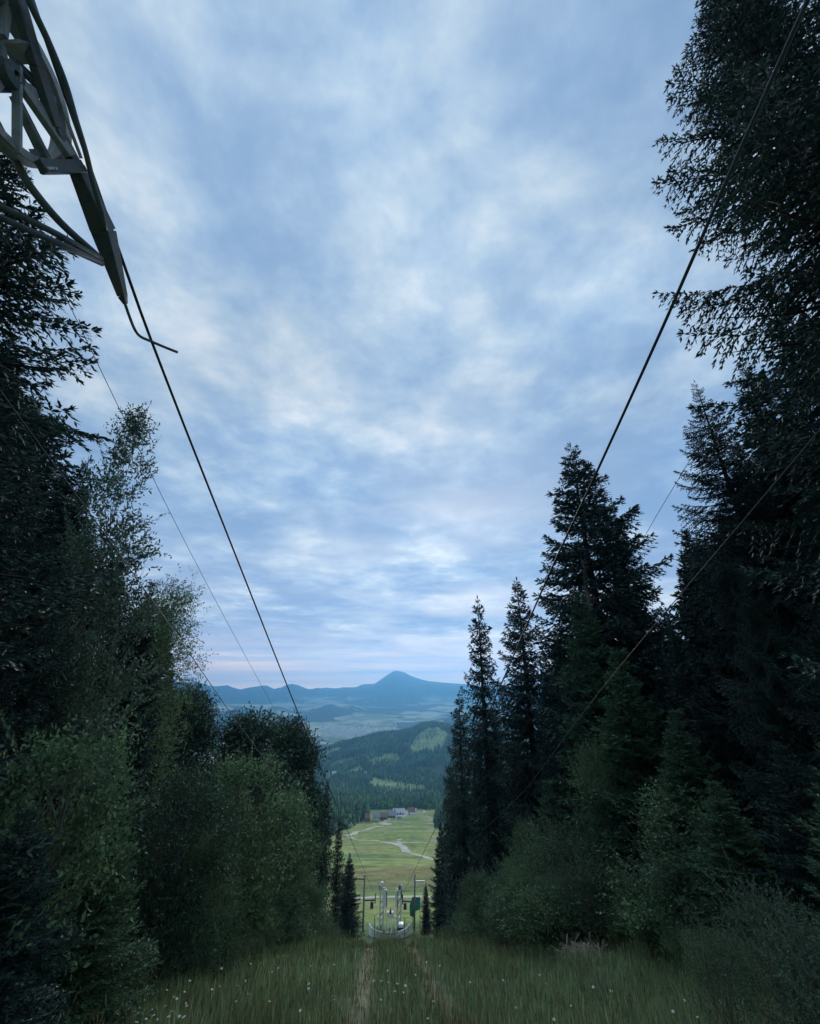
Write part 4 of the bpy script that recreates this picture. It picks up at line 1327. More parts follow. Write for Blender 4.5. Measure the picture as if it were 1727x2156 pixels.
def station():
    # two lattice-wire posts with sheaves
    for side in (0, 1):
        if side == 0:
            a, b = st(170, 1300), st(212, 40)
            lab = 'tall wooden lift post with crossarm on the left of the wire station'
        else:
            a, b = st(1215, 1260), st(1228, 30)
            lab = 'tall dark lift post with crossarm in front of the green net'
        base = gz(a); a = base - (0, 0, 0.6)
        o = empty('lift_post', base, lab, 'lift post', 'posts of the cable lift')
        stv(base, MB().tube([a, b], 0.15, 10, r2=0.11)).v
        m = MB().tube([a, b], 0.16, 10, r2=0.12); stv(base, m).build('post', M_galvpost, o, smooth_shade=True)
        if side == 0:
            arms = [((218, 128), (-10, 122)), ((178, 562), (432, 556))]
            sh, bx = (425, 520), (357, 650)
        else:
            arms = [((1232, 175), (1425, 172)), ((1222, 590), (985, 575))]
            sh, bx = (978, 540), (1030, 670)
            m = MB().bar(st(1380, 175), st(1250, 330), 0.07, 0.07); stv(base, m).build('brace', M_galv, o)
        for k, (p, q) in enumerate(arms):
            m = MB().bar(st(*p), st(*q), 0.14, 0.14); stv(base, m).build('crossarm', M_galv if (side == 1 and k == 0) else M_greybark, o)
        c = st(*sh)
        m = MB().ring(c, (1, 0.05, 0.0), 0.62, [(1, -0.06), (0.9, -0.02), (0.9, 0.02), (1, 0.06), (0.75, 0.05), (0.75, -0.05)], 28)
        w = stv(base, m).build('sheave', M_rubber, o)
        for i in range(4):
            t = i * math.pi / 4
            e = np.array([0, math.cos(t), math.sin(t)]) * 0.5
            stv(base, mm := MB().bar(c - e, c + e, 0.05, 0.05)).build('spoke', M_darksteel, w)
        cb = st(*bx)
        m = MB().box(cb - (0.22, 0.25, 0.38), cb + (0.22, 0.25, 0.38)).tube([cb + (0, 0, 0.38), cb + (0, 0, 0.85)], 0.03, 6)
        stv(base, m).build('counterweight', M_darksteel, o, bevel=0.02)
        p1 = st(425, 400) if side == 0 else st(958, 400)
        if side == 1:
            m = MB().ring(p1 + (0, 0, -0.2), (1, 0.05, 0), 0.5, [(1, -0.06), (0.9, 0), (1, 0.06), (0.72, 0)], 24)
            stv(base, m).build('sheave', M_rubber, o)
        if side == 0:
            m = MB().tube([b, b + (0, 0, 0.2)], 0.16, 8, r2=0.02); stv(base, m).build('post_cap', M_galv, o)
    # lattice masts with bright panels
    MY = 82.5
    for side in (0, 1):
        if side == 0:
            foot = [(515, 1090), (578, 1110)]; head = [(530, 240), (605, 300)]; pan = (570, 640, 335, 690); topb = (540, 592, 185, 250)
            lab = 'left lattice mast with a bright sheet panel on the wire station'
        else:
            foot = [(870, 1090), (935, 1060)]; head = [(868, 320), (955, 240)]; pan = (826, 868, 360, 690); topb = (900, 935, 250, 330)
            lab = 'right lattice mast with a bright sheet panel on the wire station'
        b0 = gz((st(*foot[0], MY) + st(*foot[1], MY)) / 2)
        o = empty('lattice_mast', b0, lab, 'lift mast', 'masts of the lower drag lift')
        legs = []
        for dy in (-0.35, 0.35):
            for f, h in zip(foot, head):
                p, q = st(*f, MY + dy * 1.5), st(*h, MY + dy)
                p[2] = float(H(p[0], p[1])) - 0.1
                legs.append((p, q))
                stv(b0, m := MB().bar(p, q, 0.16, 0.16)).build('leg', M_galv, o)
        for k in range(7):
            for (i, j) in ((0, 1), (2, 3), (0, 2), (1, 3)):
                t0, t1 = k / 7, (k + 1) / 7
                p = legs[i][0] * (1 - t0) + legs[i][1] * t0
                q = legs[j][0] * (1 - t1) + legs[j][1] * t1
                stv(b0, m := MB().bar(p, q, 0.055, 0.055)).build('lattice_bar', M_galv if k % 2 else M_darksteel, o)
        x0, x1, y0, y1 = pan
        p, q = st(x0, y1, MY - 0.55), st(x1, y0, MY - 0.55)
        stv(b0, m := MB().box((p[0], MY - 0.62, p[2]), (q[0], MY - 0.52, q[2]))).build('sheet_panel', M_panel, o, bevel=0.01)
        p, q = st(x0 - 4, y1 + 10, MY - 0.4), st(x1 + 26, y0 + 30, MY - 0.4)
        stv(b0, m := MB().box((q[0] - 0.16, MY - 0.5, p[2]), (q[0], MY + 0.5, q[2]))).build('side_panel', M_steel, o)
        x0, x1, y0, y1 = topb
        p, q = st(x0, y1, MY), st(x1, y0, MY)
        stv(b0, m := MB().box((p[0], MY - 0.25, p[2]), (q[0], MY + 0.2, q[2]))).build('motor_box', M_white if side == 0 else M_darksteel, o, bevel=0.03)
        # head gear: a bundle of small wheels and stubs
        for i in range(4):
            c = st(515 + 12 * i if side == 0 else 905 + 16 * i, 300 + 25 * (i % 2), MY - 0.2 + 0.12 * i)
            stv(b0, m := MB().ring(c, (1, 0.1, 0), 0.28, [(1, -0.05), (1, 0.05), (0.4, 0.05), (0.4, -0.05)], 16)).build('roller', M_galv if i % 2 else M_darksteel, o)
            stv(b0, m := MB().bar(c, c + (0.02, 0.0, 0.7), 0.06, 0.06)).build('roller_arm', M_galv, o)
        f = st(640, 700, MY - 0.8) if side == 0 else st(885, 500, MY - 0.8)
        stv(b0, m := MB().box(f - (0.07, 0.05, 0.75 if side == 0 else 0.2), f + (0.07, 0.05, 0.1))).build('white_plate', M_white, o)
        for dx, yy in ((-0.45, 915), (0.05, 935)):
            c = st(540 if side == 0 else 905, yy, MY - 0.7) + (dx, 0, 0)
            stv(b0, m := MB().box(c - (0.07, 0.06, 0.22), c + (0.07, 0.06, 0.22))).build('cable_box', M_panel, o)
    # tripod seat in the middle
    TY = 79.0
    b0 = gz(st(735, 1250, TY))
    o = empty('wooden_trestle', b0, 'pale trestle with spread legs and a notched box, centre of the wire station', 'trestle')
    for f, h, dy in (((664, 1255), (712, 880), -0.5), ((764, 1260), (742, 880), -0.55), ((868, 1250), (790, 880), -0.3), ((618, 1080), (664, 870), 0.6)):
        p, q = st(*f, TY + dy), st(*h, TY)
        p[2] = float(H(p[0], p[1])) - 0.1
        stv(b0, m := MB().bar(p, q, 0.10, 0.10)).build('leg', M_white, o)
    p, q = st(664, 890, TY), st(796, 785, TY)
    zt = q[2]; zm = st(700, 840, TY)[2]
    stv(b0, m := MB().box((p[0], TY - 0.3, p[2]), (p[0] + 0.32, TY + 0.3, zt)).box((q[0] - 0.32, TY - 0.3, p[2]), (q[0], TY + 0.3, zt)).box((p[0] + 0.32, TY - 0.3, p[2]), (q[0] - 0.32, TY + 0.3, zm))).build('notched_box', M_white, o)
    c = st(733, 790, TY)
    stv(b0, m := MB().box(c - (0.14, 0.1, 0.25), c + (0.14, 0.1, 0.25)).tube([c, c + (0.05, 0, 0.55)], 0.06, 6)).build('winch', M_darksteel, o)
    # curved white wall at the top end
    AY = 79.8
    cx = st(715, 1300, AY)[0]
    o = empty('curved_wall', gz((cx, AY - 2.9, 0)), 'low white curved board wall in the grass before the wire station', 'wall')
    base = np.array(o.location)
    nseg = 13
    for i in range(nseg):
        a0, a1 = math.radians(188 + 164 * i / nseg), math.radians(188 + 164 * (i + 0.97) / nseg)
        P = []
        for a, r in ((a0, 3.05), (a1, 3.05), (a1, 2.93), (a0, 2.93)):
            x, y = cx + math.cos(a) * r, AY + math.sin(a) * r * 0.95
            P.append((x, y))
        zt = float(H(cx, AY - 2.8)) + 0.74
        zb = zt - 1.35
        m = MB().add([(x, y, zb) for x, y in P] + [(x, y, zt - 0.01 * (i % 2)) for x, y in P], [(3, 2, 1, 0), (4, 5, 6, 7), (0, 1, 5, 4), (1, 2, 6, 5), (2, 3, 7, 6), (3, 0, 4, 7)])
        stv(base, m).build('board', M_white if i in (0, 1, 8, 9, 10, 12) else M_concrete, o)
    # two marker stakes
    for x, y0, lab in ((408, 880, 'thin stake at the left end of the curved wall'), (1016, 910, 'thin stake at the right end of the curved wall')):
        p = st(x, 1400, 76.2); g = gz(p); q = st(x + 8, y0, 76.2)
        m = MB().tube([g - (0, 0, 0.4), q], 0.045, 8)
        tag(stv(g, m).build('marker_stake', M_greybark, None, g), lab, 'stake')
    # white machine with dark base, and a small white lamp
    MYm = 79.5
    g = gz(st(945, 1220, MYm)); c = st(945, 1090, MYm)
    o = empty('snow_machine', g, 'small white-topped machine on a dark base right of the trestle', 'machine')
    h = max(c[2] - g[2], 0.4)
    MB().box((-0.42, -0.5, 0.0), (0.42, 0.5, h)).build('machine_base', M_rubber, o, bevel=0.05)
    MB().box((-0.36, -0.45, h), (0.36, 0.45, h + 0.42)).build('cover', M_panel, o, bevel=0.10)
    for s in (-1, 1):
        MB().ring((s * 0.46, -0.2, 0.22), (1, 0.001, 0), 0.24, [(1, -0.06), (1, 0.06), (0.3, 0.06), (0.3, -0.06)], 18).build('wheel', M_rubber, o)
    g = gz(st(463, 1120, 80.5)); c = st(463, 1085, 80.5)
    o = empty('lamp_post', g, 'short lamp with a white globe left of the masts', 'lamp')
    hh = max(c[2] - g[2], 0.5)
    MB().tube([(0, 0, -0.2), (0, 0, hh)], 0.04, 8).build('post', M_greybark, o)
    MB().ring((0, 0, hh + 0.1), (0, 0.001, 1), 0.2, [(0.001, -0.2), (0.7, -0.14), (1, 0), (0.7, 0.14), (0.001, 0.2)], 14).build('globe', M_white, o, smooth_shade=True)
    # green net between stakes
    NY = 82.0
    a, b = st(1120, 900, NY), st(1340, 900, NY)
    g = gz((a + b) / 2)
    o = empty('safety_net', g, 'green safety net hung beside the right lift post', 'net')
    pts = [(1180, 490), (1330, 500), (1335, 740), (1245, 775), (1200, 905), (1130, 870), (1120, 660)]
    nn = len(pts)
    F = [st(x, y, NY + 0.25 * math.sin(i * 2.1)) for i, (x, y) in enumerate(pts)]
    cc = sum(F) / nn + (0, -0.35, -0.1)
    V = F + [cc] + [p + (0, 0.03, 0) for p in F] + [cc + (0, 0.03, 0)]
    m = MB().add(V, [(i, (i + 1) % nn, nn) for i in range(nn)] + [(nn + 1 + (i + 1) % nn, nn + 1 + i, 2 * nn + 1) for i in range(nn)])
    stv(g, m).build('netting', M_net, o)
    for x in (1185, 1330):
        p = gz(st(x, 900, NY + 0.1)); q = st(x, 480, NY + 0.1)
        m = MB().tube([p - (0, 0, 0.3), q], 0.05, 6)
        stv(g, m).build('net_stake', M_greybark, o)


station()


# ------------------------------------------------------------------ paths on the ski meadow
def path(pix, w, name, label, lift=0.12, mat=None):
    pts = [hit(u, v, d0=85) for u, v in pix]
    pts = [p for p in pts if p is not None]
    sm = smooth_path(pts, 50)
    # even spacing
    sm = np.array(sm)
    t = np.concatenate([[0], np.cumsum(np.linalg.norm(np.diff(sm, axis=0), axis=1))])
    tt = np.linspace(0, t[-1], 90)
    P = np.stack([np.interp(tt, t, sm[:, k]) for k in range(3)], -1)
    d = np.gradient(P[:, :2], axis=0); d /= np.linalg.norm(d, axis=1)[:, None] + 1e-9
    nrm = np.stack([-d[:, 1], d[:, 0]], -1)
    rg = np.random.default_rng(int(abs(pix[0][0]) * 7))
    vs, fs = [], []
    k = 5
    for i in range(len(P)):
        ww = np.interp(tt[i] / t[-1], np.linspace(0, 1, len(w)), w) * (0.85 + 0.3 * vnoise(np.array(tt[i] / 6.0), np.array(0.5), 3))
        for j in range(k):
            q = P[i, :2] + nrm[i] * ww * ((j / (k - 1)) - 0.5 + (rg.normal(0, 0.04) if j in (0, k - 1) else 0))
            vs.append((q[0], q[1], float(H(q[0], q[1])) + lift * (1 if 0 < j < k - 1 else 0.2)))
    for i in range(len(P) - 1):
        for j in range(k - 1):
            fs.append((i * k + j, (i + 1) * k + j, (i + 1) * k + j + 1, i * k + j + 1))
    tag(MB().add(vs, fs).build(name, mat or M_dirt, smooth_shade=True), label, 'path', kind='structure')


def c3(pts):
    return [(718.4 + 0.12 * x, 1685.5 + 0.12 * y) for x, y in pts]


path(c3([(100, 640), (150, 640), (230, 680), (330, 700), (480, 702), (620, 705), (760, 735), (900, 752), (1010, 780), (1090, 815), (1130, 870), (1150, 912)]), [4, 3, 2, 6, 7, 9, 6, 5, 6], 'dirt_path', 'pale dirt track winding across the middle of the ski meadow', 0.35)
path(c3([(1150, 915), (1200, 925), (1300, 945), (1420, 975), (1500, 1000), (1570, 1025), (1680, 1060)]), [3, 4, 4, 5], 'dirt_path', 'dirt track running on into the right-hand trees', 0.30)
path(c3([(100, 630), (150, 600), (200, 605), (235, 575), (290, 545)]), [10, 8, 6, 5], 'dirt_path', 'dirt bend at the left edge of the ski meadow', 0.4)
path(c3([(290, 545), (380, 535), (450, 515), (540, 480), (640, 460), (735, 450)]), [2, 6, 6, 6, 3], 'dirt_path', 'upper dirt track slanting towards the resort', 0.4)
path(c3([(580, 402), (680, 408), (760, 415), (830, 425), (780, 395), (660, 375)]), [4, 8, 9, 6], 'dirt_path', 'dirt hairpin just below the resort houses', 0.4)
path(c3([(740, 375), (790, 350), (840, 325), (900, 318)]), [5, 6, 5], 'dirt_path', 'dirt ramp up to the resort yard', 0.4)
path(c3([(1070, 680), (1010, 690), (995, 715), (1040, 738), (1130, 742), (1300, 748), (1520, 742)]), [4, 4, 3, 2, 2], 'dirt_path', 'thin hooked track right of the middle of the meadow', 0.35)
path([(735, 1893), (760, 1891), (785, 1889.5), (820, 1888.5), (860, 1888), (900, 1888), (935, 1888)], [2.2, 3.0, 2.6, 3.2, 2.4], 'dirt_path', 'level pale track behind the wire station', 0.12)


# ------------------------------------------------------------------ the resort below the meadow
def house(name, cat, cx, base_v, wpx, hpx, label, wall, roof, yaw=0.0, depth=1.0, roof_h=0.6, d=None, group=None, windows=2, snow=None):
    """A gabled building whose foot shows at pixel (cx, base_v)."""
    p = hit(cx, base_v, d0=600) if d is None else at_dist(cx, base_v, d)
    dep = p[1] * math.cos(PITCH) + p[2] * math.sin(PITCH)
    m = dep / FPX
    W, Hh = wpx * m, hpx * m
    D = W * depth
    g = np.array([p[0], p[1] + D / 2, float(H(p[0], p[1] + D / 2))])
    g[2] = min(g[2], float(H(p[0], p[1]))) if d is None else p[2]
    o = empty(name, g, label, cat, group)
    o.rotation_euler[2] = yaw
    wallh = Hh * (1 - roof_h * 0.55)
    MB().box((-W / 2, -D / 2, -4), (W / 2, D / 2, wallh)).build('wall', wall, o)
    e = W * 0.04
    rh = Hh * roof_h
    r = MB().add([(-W / 2 - e, -D / 2 - e, wallh - 0.1), (W / 2 + e, -D / 2 - e, wallh - 0.1), (W / 2 + e, D / 2 + e, wallh - 0.1), (-W / 2 - e, D / 2 + e, wallh - 0.1), (-W / 2 - e, 0, wallh + rh), (W / 2 + e, 0, wallh + rh)],
                 [(0, 1, 5, 4), (2, 3, 4, 5), (1, 2, 5), (3, 0, 4), (3, 2, 1, 0)])
    r.build('roof', roof, o)
    if windows:
        for i in range(windows):
            x = W * ((i + 0.7) / (windows + 0.4) - 0.5)
            MB().box((x - W * 0.05, -D / 2 - 0.06, wallh * 0.4), (x + W * 0.05, -D / 2 + 0.02, wallh * 0.75)).build('window', M_glass, o)
    return o


def X3(x): return 718.4 + 0.12 * x
def Y3(y): return 1685.5 + 0.12 * y


def lot():
    poly = c3([(640, 300), (700, 250), (800, 222), (880, 196), (960, 186), (1100, 192), (1170, 200), (1300, 215), (1390, 228), (1200, 255), (1080, 300), (860, 330), (700, 345)])
    q = [hit(u, v, d0=700) for u, v in poly]
    q = [p for p in q if p is not None]
    c = sum(q) / len(q)
    vs, fs = [], []
    k = 8
    for i, p in enumerate(q):
        for j in range(1, k + 1):
            s = c + (p - c) * j / k
            vs.append((s[0], s[1], float(H(s[0], s[1])) + 0.45))
    vs.append((c[0], c[1], float(H(c[0], c[1])) + 0.45))
    n = len(q)
    for i in range(n):
        a, b = i * k, ((i + 1) % n) * k
        fs.append((len(vs) - 1, a, b))
        for j in range(k - 1):
            fs.append((a + j, a + j + 1, b + j + 1, b + j))
    tag(MB().add(vs, fs).build('parking_lot', M_gravel, smooth_shade=True), 'grey gravel yard and car park between the resort buildings', 'car park', kind='structure')


lot()
house('wooden_house', 'house', X3(455), Y3(372), 10.5, 10.5, 'small red timber house, leftmost on the meadow edge', M_redwall, M_redroof, 0.25, 0.9, 0.7)
house('chalet', 'house', X3(610), Y3(345), 15.5, 10, 'white two-storey chalet right of the red timber house', M_wall, M_greyroof, 0.1, 0.7, 0.45, windows=4)
house('lodge', 'house', X3(748), Y3(338), 16, 9.5, 'brown-roofed lodge in the middle of the resort', M_timber, M_brownroof, -0.2, 0.8, 0.75)
house('restaurant', 'building', X3(880), Y3(315), 18, 10, 'large dark-grey roofed restaurant right of the brown lodge', M_timber, M_greyroof, 0.05, 0.8, 0.75, windows=3)
house('ski_hall', 'building', X3(1010), Y3(262), 24, 9, 'long pale-roofed hall behind the restaurant', M_wall, M_paleroof, 0.12, 0.6, 0.75, windows=4)
house('kiosk', 'building', X3(1022), Y3(318), 11, 5.5, 'low white ticket building below the pale-roofed hall', M_wall, M_paleroof, 0.0, 0.6, 0.35, windows=3)
house('guest_house', 'house', X3(1235), Y3(245), 14, 9, 'red-brown roofed guest house on the right of the resort', M_wall, M_redroof, -0.1, 0.7, 0.8, windows=3)
house('chalet', 'house', X3(1302), Y3(210), 5, 6, 'little white house behind the guest house', M_wall, M_paleroof, 0.2, 0.9, 0.5)
house('barn', 'building', X3(665), Y3(285), 8, 6, 'dark little barn behind the white chalet', M_timber, M_greyroof, 0.1, 0.9, 0.7, windows=0)
house('garage', 'building', X3(1255), Y3(258), 8, 3.4, 'flat white garage below the guest house', M_wall, M_paleroof, -0.1, 0.7, 0.3, windows=0)
house('white_house', 'house', X3(210), Y3(316), 7.5, 6.5, 'white house alone among the trees left of the resort', M_wall, M_paleroof, 0.1, 0.8, 0.45)
house('white_house', 'house', X3(6), Y3(200), 4, 8, 'white house at the left cable among the trees', M_wall, M_paleroof, 0, 0.9, 0.4)
house('white_house', 'house', X3(62), Y3(222), 3.2, 7.5, 'tall narrow white house second from the left cable', M_wall, M_paleroof, 0, 0.9, 0.4)
house('white_house', 'house', X3(178), Y3(216), 2.6, 8, 'slim white house above the lone white house', M_wall, M_paleroof, 0, 0.9, 0.4)
house('white_house', 'house', 703, 1634, 9, 7, 'white house highest up in the woods by the left cable', M_wall, M_paleroof, 0.1, 0.8, 0.5)
house('white_house', 'house', 690, 1640, 7, 11, 'tall white building touching the left cable in the woods', M_wall, M_greyroof, 0.0, 0.8, 0.3, windows=3)
house('white_house', 'house', 721, 1660, 12, 6.5, 'wide white house in the dark woods above the resort', M_wall, M_greyroof, 0.1, 0.7, 0.5, windows=3)
house('white_house', 'house', 769, 1632, 6, 5, 'pale house below the upper clearing', M_wall, M_paleroof, 0.1, 0.8, 0.5)


def small_things():
    # white tank beside the meadow corner
    p = hit(X3(1458), Y3(252), d0=600)
    m = (p[1] * math.cos(PITCH) + p[2] * math.sin(PITCH)) / FPX
    g = gz(p)
    o = empty('water_tank', g, 'round white tank at the upper right corner of the meadow', 'tank')
    R = 2.9 * m; h = 5.0 * m
    MB().ring((0, 0, 0), (0, 0.001, 1), R, [(0.001, -0.5), (1, -0.5), (1, h), (0.8, h + R * 0.4), (0.001, h + R * 0.6)], 24).build('tank_shell', M_white, o, smooth_shade=True)
    MB().bar((-R * 1.5, 0, 0), (-R * 1.5, 0, h * 1.0), 0.5, 0.5).build('inlet_pipe', M_white, o)
    # cars
    for i, (x, y, c) in enumerate([(1335, 222, M_white), (1365, 228, M_white), (1010, 228, M_panel), (905, 240, M_rubber), (975, 262, M_steel)]):
        p = hit(X3(x), Y3(y), d0=600); g = gz(p) + (0, 0, 0.45)
        lab = ['white car parked right of the little white house', 'white car parked nearest the round tank', 'silver car parked by the pale-roofed hall', 'black car parked left of the dark yard spruce', 'grey car parked right of the dark yard spruce'][i]
        o = empty('parked_car', g, lab, 'car', 'cars parked at the resort')
        o.rotation_euler[2] = 0.3 * i
        MB().add([(-2.2, -0.9, 0.35), (2.2, -0.9, 0.35), (2.2, 0.9, 0.35), (-2.2, 0.9, 0.35), (-2.2, -0.9, 0.9), (2.2, -0.9, 0.8), (2.2, 0.9, 0.8), (-2.2, 0.9, 0.9)],
                 [(3, 2, 1, 0), (4, 5, 6, 7), (0, 1, 5, 4), (1, 2, 6, 5), (2, 3, 7, 6), (3, 0, 4, 7)]).build('body', c, o, bevel=0.15)
        MB().add([(-1.7, -0.85, 0.88), (1.2, -0.85, 0.82), (1.2, 0.85, 0.82), (-1.7, 0.85, 0.88), (-1.1, -0.7, 1.45), (0.5, -0.7, 1.45), (0.5, 0.7, 1.45), (-1.1, 0.7, 1.45)],
                 [(4, 5, 6, 7), (0, 1, 5, 4), (1, 2, 6, 5), (2, 3, 7, 6), (3, 0, 4, 7)]).build('cabin', M_glass, o)
        for wx in (-1.4, 1.4):
            for wy in (-0.85, 0.85):
                MB().ring((wx, wy, 0.33), (0.001, 1, 0), 0.33, [(1, -0.1), (1, 0.1), (0.1, 0.1), (0.1, -0.1)], 12).build('wheel', M_rubber, o)
    # A-shaped lift pylons on the slope
    for (xa, xb, y0, y1, lab) in [(840, 885, 425, 515, 'pair-legged pale lift pylon nearest on the ski meadow'), (938, 976, 340, 440, 'pair-legged pale lift pylon closer to the resort')]:
        a, b = hit(X3(xa), Y3(y1), d0=300), hit(X3(xb), Y3(y1), d0=300)
        g = gz((a + b) / 2)
        m = (g[1] * math.cos(PITCH) + g[2] * math.sin(PITCH)) / FPX
        h = (y1 - y0) * 0.12 * m; w = (xb - xa) * 0.12 * m
        o = empty('lift_pylon', g, lab, 'lift pylon', 'lift pylons on the ski meadow')
        for s in (-1, 1):
            MB().tube([(s * w / 2, 0, -1), (s * w * 0.42, 0, h)], 0.26, 8, r2=0.2).build('leg', M_white, o)
        MB().bar((-w * 0.7, 0, h), (w * 0.7, 0, h), 0.25, 0.25).build('crossarm', M_galv, o)
        for s in (-1, 1):
            MB().ring((s * w * 0.68, 0, h + 0.3), (1, 0.001, 0), 0.35, [(1, -0.08), (1, 0.08), (0.3, 0.08), (0.3, -0.08)], 14).build('sheave', M_darksteel, o)
    p = hit(X3(312), Y3(488), d0=300); g = gz(p)
    m = (g[1] * math.cos(PITCH) + g[2] * math.sin(PITCH)) / FPX
    h = 19 * m
    o = empty('lamp_mast', g, 'slim floodlight mast at the left edge of the ski meadow', 'light mast')
    MB().tube([(0, 0, -1), (0, 0, h)], 0.3, 8, r2=0.2).build('mast', M_galv, o)
    MB().box((-0.9, -0.3, h), (0.9, 0.3, h + 0.6)).build('floodlight', M_steel, o)
    # dark spruce in the yard and a few single trees round the resort
    p = hit(X3(940), Y3(300), d0=600)
    plant('thin', SP, 'spruce tree', p[0], p[1], 13, 'single dark spruce standing in the resort yard', None, 1.3)
    for i, (x, y, h) in enumerate([(1040, 262, 6), (985, 268, 5)]):
        p = hit(X3(x), Y3(y), d0=600)
        plant('dense', SP, 'spruce tree', p[0], p[1], h, ['little tree at the right end of the pale hall', 'little tree right beside the single yard spruce'][i], None, 1.2)


small_things()


# ------------------------------------------------------------------ woods below and the town in the valley
def low_trees(name, P, Hh, R, rg, sides=5, tiers=3):
    """Many small jagged conifers in one mesh."""
    n = len(P)
    V, F = [], []
    ang = np.linspace(0, 2 * math.pi, sides, endpoint=False)
    for k in range(tiers):
        z0, z1 = k / tiers * 0.85 + 0.04, min(1.0, (k + 1.45) / tiers * 0.85 + 0.04 + (0.11 if k == tiers - 1 else 0))
        if k == tiers - 1: z1 = 1.0
        rr = (1 - k / tiers) ** 0.9
        a = ang[None] + rg.uniform(0, 6.28, (n, 1))
        rad = R[:, None] * rr * rg.uniform(0.6, 1.25, (n, sides))
        ring = np.stack([P[:, :1] + np.cos(a) * rad, P[:, 1:2] + np.sin(a) * rad, P[:, 2:3] + Hh[:, None] * (z0 + rg.uniform(-0.05, 0.05, (n, sides)))], -1)
        tip = np.stack([P[:, 0] + rg.normal(0, 0.05, n), P[:, 1], P[:, 2] + Hh * z1], -1)[:, None]
        base = sum(v.shape[0] for v in V)
        vv = np.concatenate([ring, tip], 1).reshape(-1, 3)
        V.append(vv)
        b = base + np.arange(n)[:, None] * (sides + 1)
        for s in range(sides):
            F.append(np.concatenate([b + s, b + (s + 1) % sides, b + sides], 1))
    return np_mesh(name, np.concatenate(V), np.concatenate(F), mats=[M_forest])


HOUSE_SPOTS = [(o.location[0], o.location[1]) for o in S.objects if o.get('category') in ('house', 'building', 'tank', 'light mast')]


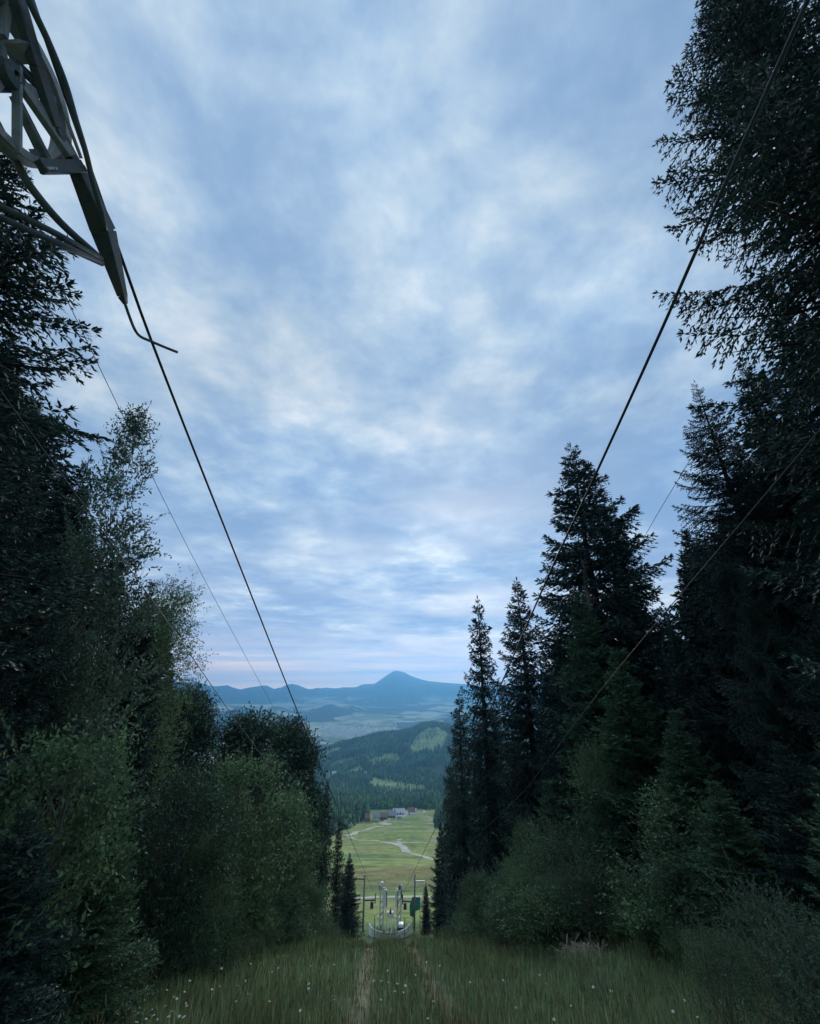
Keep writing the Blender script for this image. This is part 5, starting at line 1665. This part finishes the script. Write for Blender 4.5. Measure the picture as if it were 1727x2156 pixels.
def woods():
    rg = np.random.default_rng(31)
    az0, az1 = math.radians(-20), math.radians(12)
    # beside the ski meadow and below the resort, out to the hill
    n = 60000
    d = np.sqrt(rg.uniform(150 ** 2, 3300 ** 2, n))
    az = rg.uniform(az0, az1, n)
    x, y = np.sin(az) * d, np.cos(az) * d
    z = H(x, y)
    ok = meadow_mask(x, y) < 0.15
    ok &= ~(clear_mask(x, y) & (rg.uniform(0, 1, n) > 0.06 * (fbm(x / 45, y / 45, 5, 2) > 0.5) + 0.02))
    # the resort clearing
    cxr = np.interp(y, [880, 1000], [-25, -20])
    ok &= ~((y > 850) & (y < np.interp(x, [-60, -30, 0, 20, 45], [935, 958, 1000, 1000, 940])) & (x > -88) & (x < 48))
    u, v = project(x, y, z)
    for hx, hy in HOUSE_SPOTS:
        ok &= np.hypot(x - hx, y - hy) > 11
        # a cleared approach in front of each house
        ok &= ~((np.abs(x - hx) < 9) & (y > hy - 38) & (y < hy + 4))
    ok &= (fbm(x / 130, y / 130, 61, 3) > 0.30) | (d > 2400)
    ok &= (z > -442) | (d < 3000)
    x, y, z, d = x[ok], y[ok], z[ok], d[ok]
    h = rg.uniform(11, 24, len(x)) * (0.7 + 0.6 * fbm(x / 60, y / 60, 63, 3))
    r = h * rg.uniform(0.14, 0.24, len(x))
    edge = (d > 940) & (d < 1130) & (rg.uniform(0, 1, len(x)) < 0.5)
    idx = np.nonzero(edge)[0][:240]
    rest = np.ones(len(x), bool); rest[idx] = False
    P = np.stack([x, y, z], -1)
    nearm = rest & (d < 1500)
    farm = rest & (d >= 1500)
    tag(link('woods', low_trees('woods', P[nearm], h[nearm], r[nearm], rg, 6, 4)), 'dark spruce woods round and below the resort', 'woods', kind='stuff')
    tag(link('hill_woods', low_trees('hill_woods', P[farm], h[farm], r[farm], rg, 4, 2)), 'dark woods covering the hill beyond the resort', 'woods', kind='stuff')
    # front rows of the wood, one by one
    protos = [low_trees('woodland_spruce', np.zeros((1, 3)), np.array([18.0]), np.array([3.2]), np.random.default_rng(70 + q), 9, 9) for q in range(5)]
    for k, i in enumerate(idx):
        o = link('woodland_spruce', protos[k % 5], None, (P[i, 0], P[i, 1], P[i, 2]))
        s = h[i] / 18 * 1.15
        o.scale = (s * 1.05, s * 1.05, s); o.rotation_euler[2] = rg.uniform(0, 6)
        tag(o, 'dark spruce in the front rows of the wood behind the resort', 'spruce tree', 'front rows of the wood behind the resort')


woods()


def town():
    rg = np.random.default_rng(55)
    n = 0
    M_block = mat_basic('pale_apartment_wall', (0.82, 0.80, 0.77), 0.85, var=0.05, scale=0.1)
    shapes = []
    for (w, dd, h) in ((14, 14, 26), (42, 13, 24), (28, 12, 14), (14, 11, 7)):
        b = MB().box((-w / 2, -dd / 2, -3), (w / 2, dd / 2, h))
        me = bpy.data.meshes.new('block'); me.from_pydata(b.v, [], b.f); me.materials.append(M_block); me.update()
        r = MB().box((-w / 2 - 0.3, -dd / 2 - 0.3, h), (w / 2 + 0.3, dd / 2 + 0.3, h + 1.0))
        mr = bpy.data.meshes.new('flat_roof'); mr.from_pydata(r.v, [], r.f); mr.materials.append(M_greyroof if h > 10 else M_redroof); mr.update()
        shapes.append((me, mr))
    def put(u, v, k):
        p = hit(u, v, d0=3000)
        if p is None or p[1] < 3300 or p[1] > 8500: return
        o = empty('apartment_block' if k < 3 else 'town_house', gz(p), 'pale apartment block in the hazy valley town' if k < 3 else 'small house at the hazy edge of the valley town',
                  'building' if k < 3 else 'house', 'apartment blocks of the valley town' if k < 3 else 'small houses of the valley town')
        o.rotation_euler[2] = rg.normal(0, 0.5)
        link('wall', shapes[k][0], o); link('roof', shapes[k][1], o)
    for i in range(95):      # tower blocks and slabs
        u = rg.normal(737, 26); v = rg.normal(1542, 6)
        put(u, v, int(rg.choice([0, 1, 2], p=[0.35, 0.35, 0.3])))
    for i in range(130):
        u = rg.uniform(650, 850); v = 1548 + rg.normal(0, 7) - 0.12 * (u - 740)
        put(u, v, int(rg.choice([2, 3], p=[0.3, 0.7])))


town()
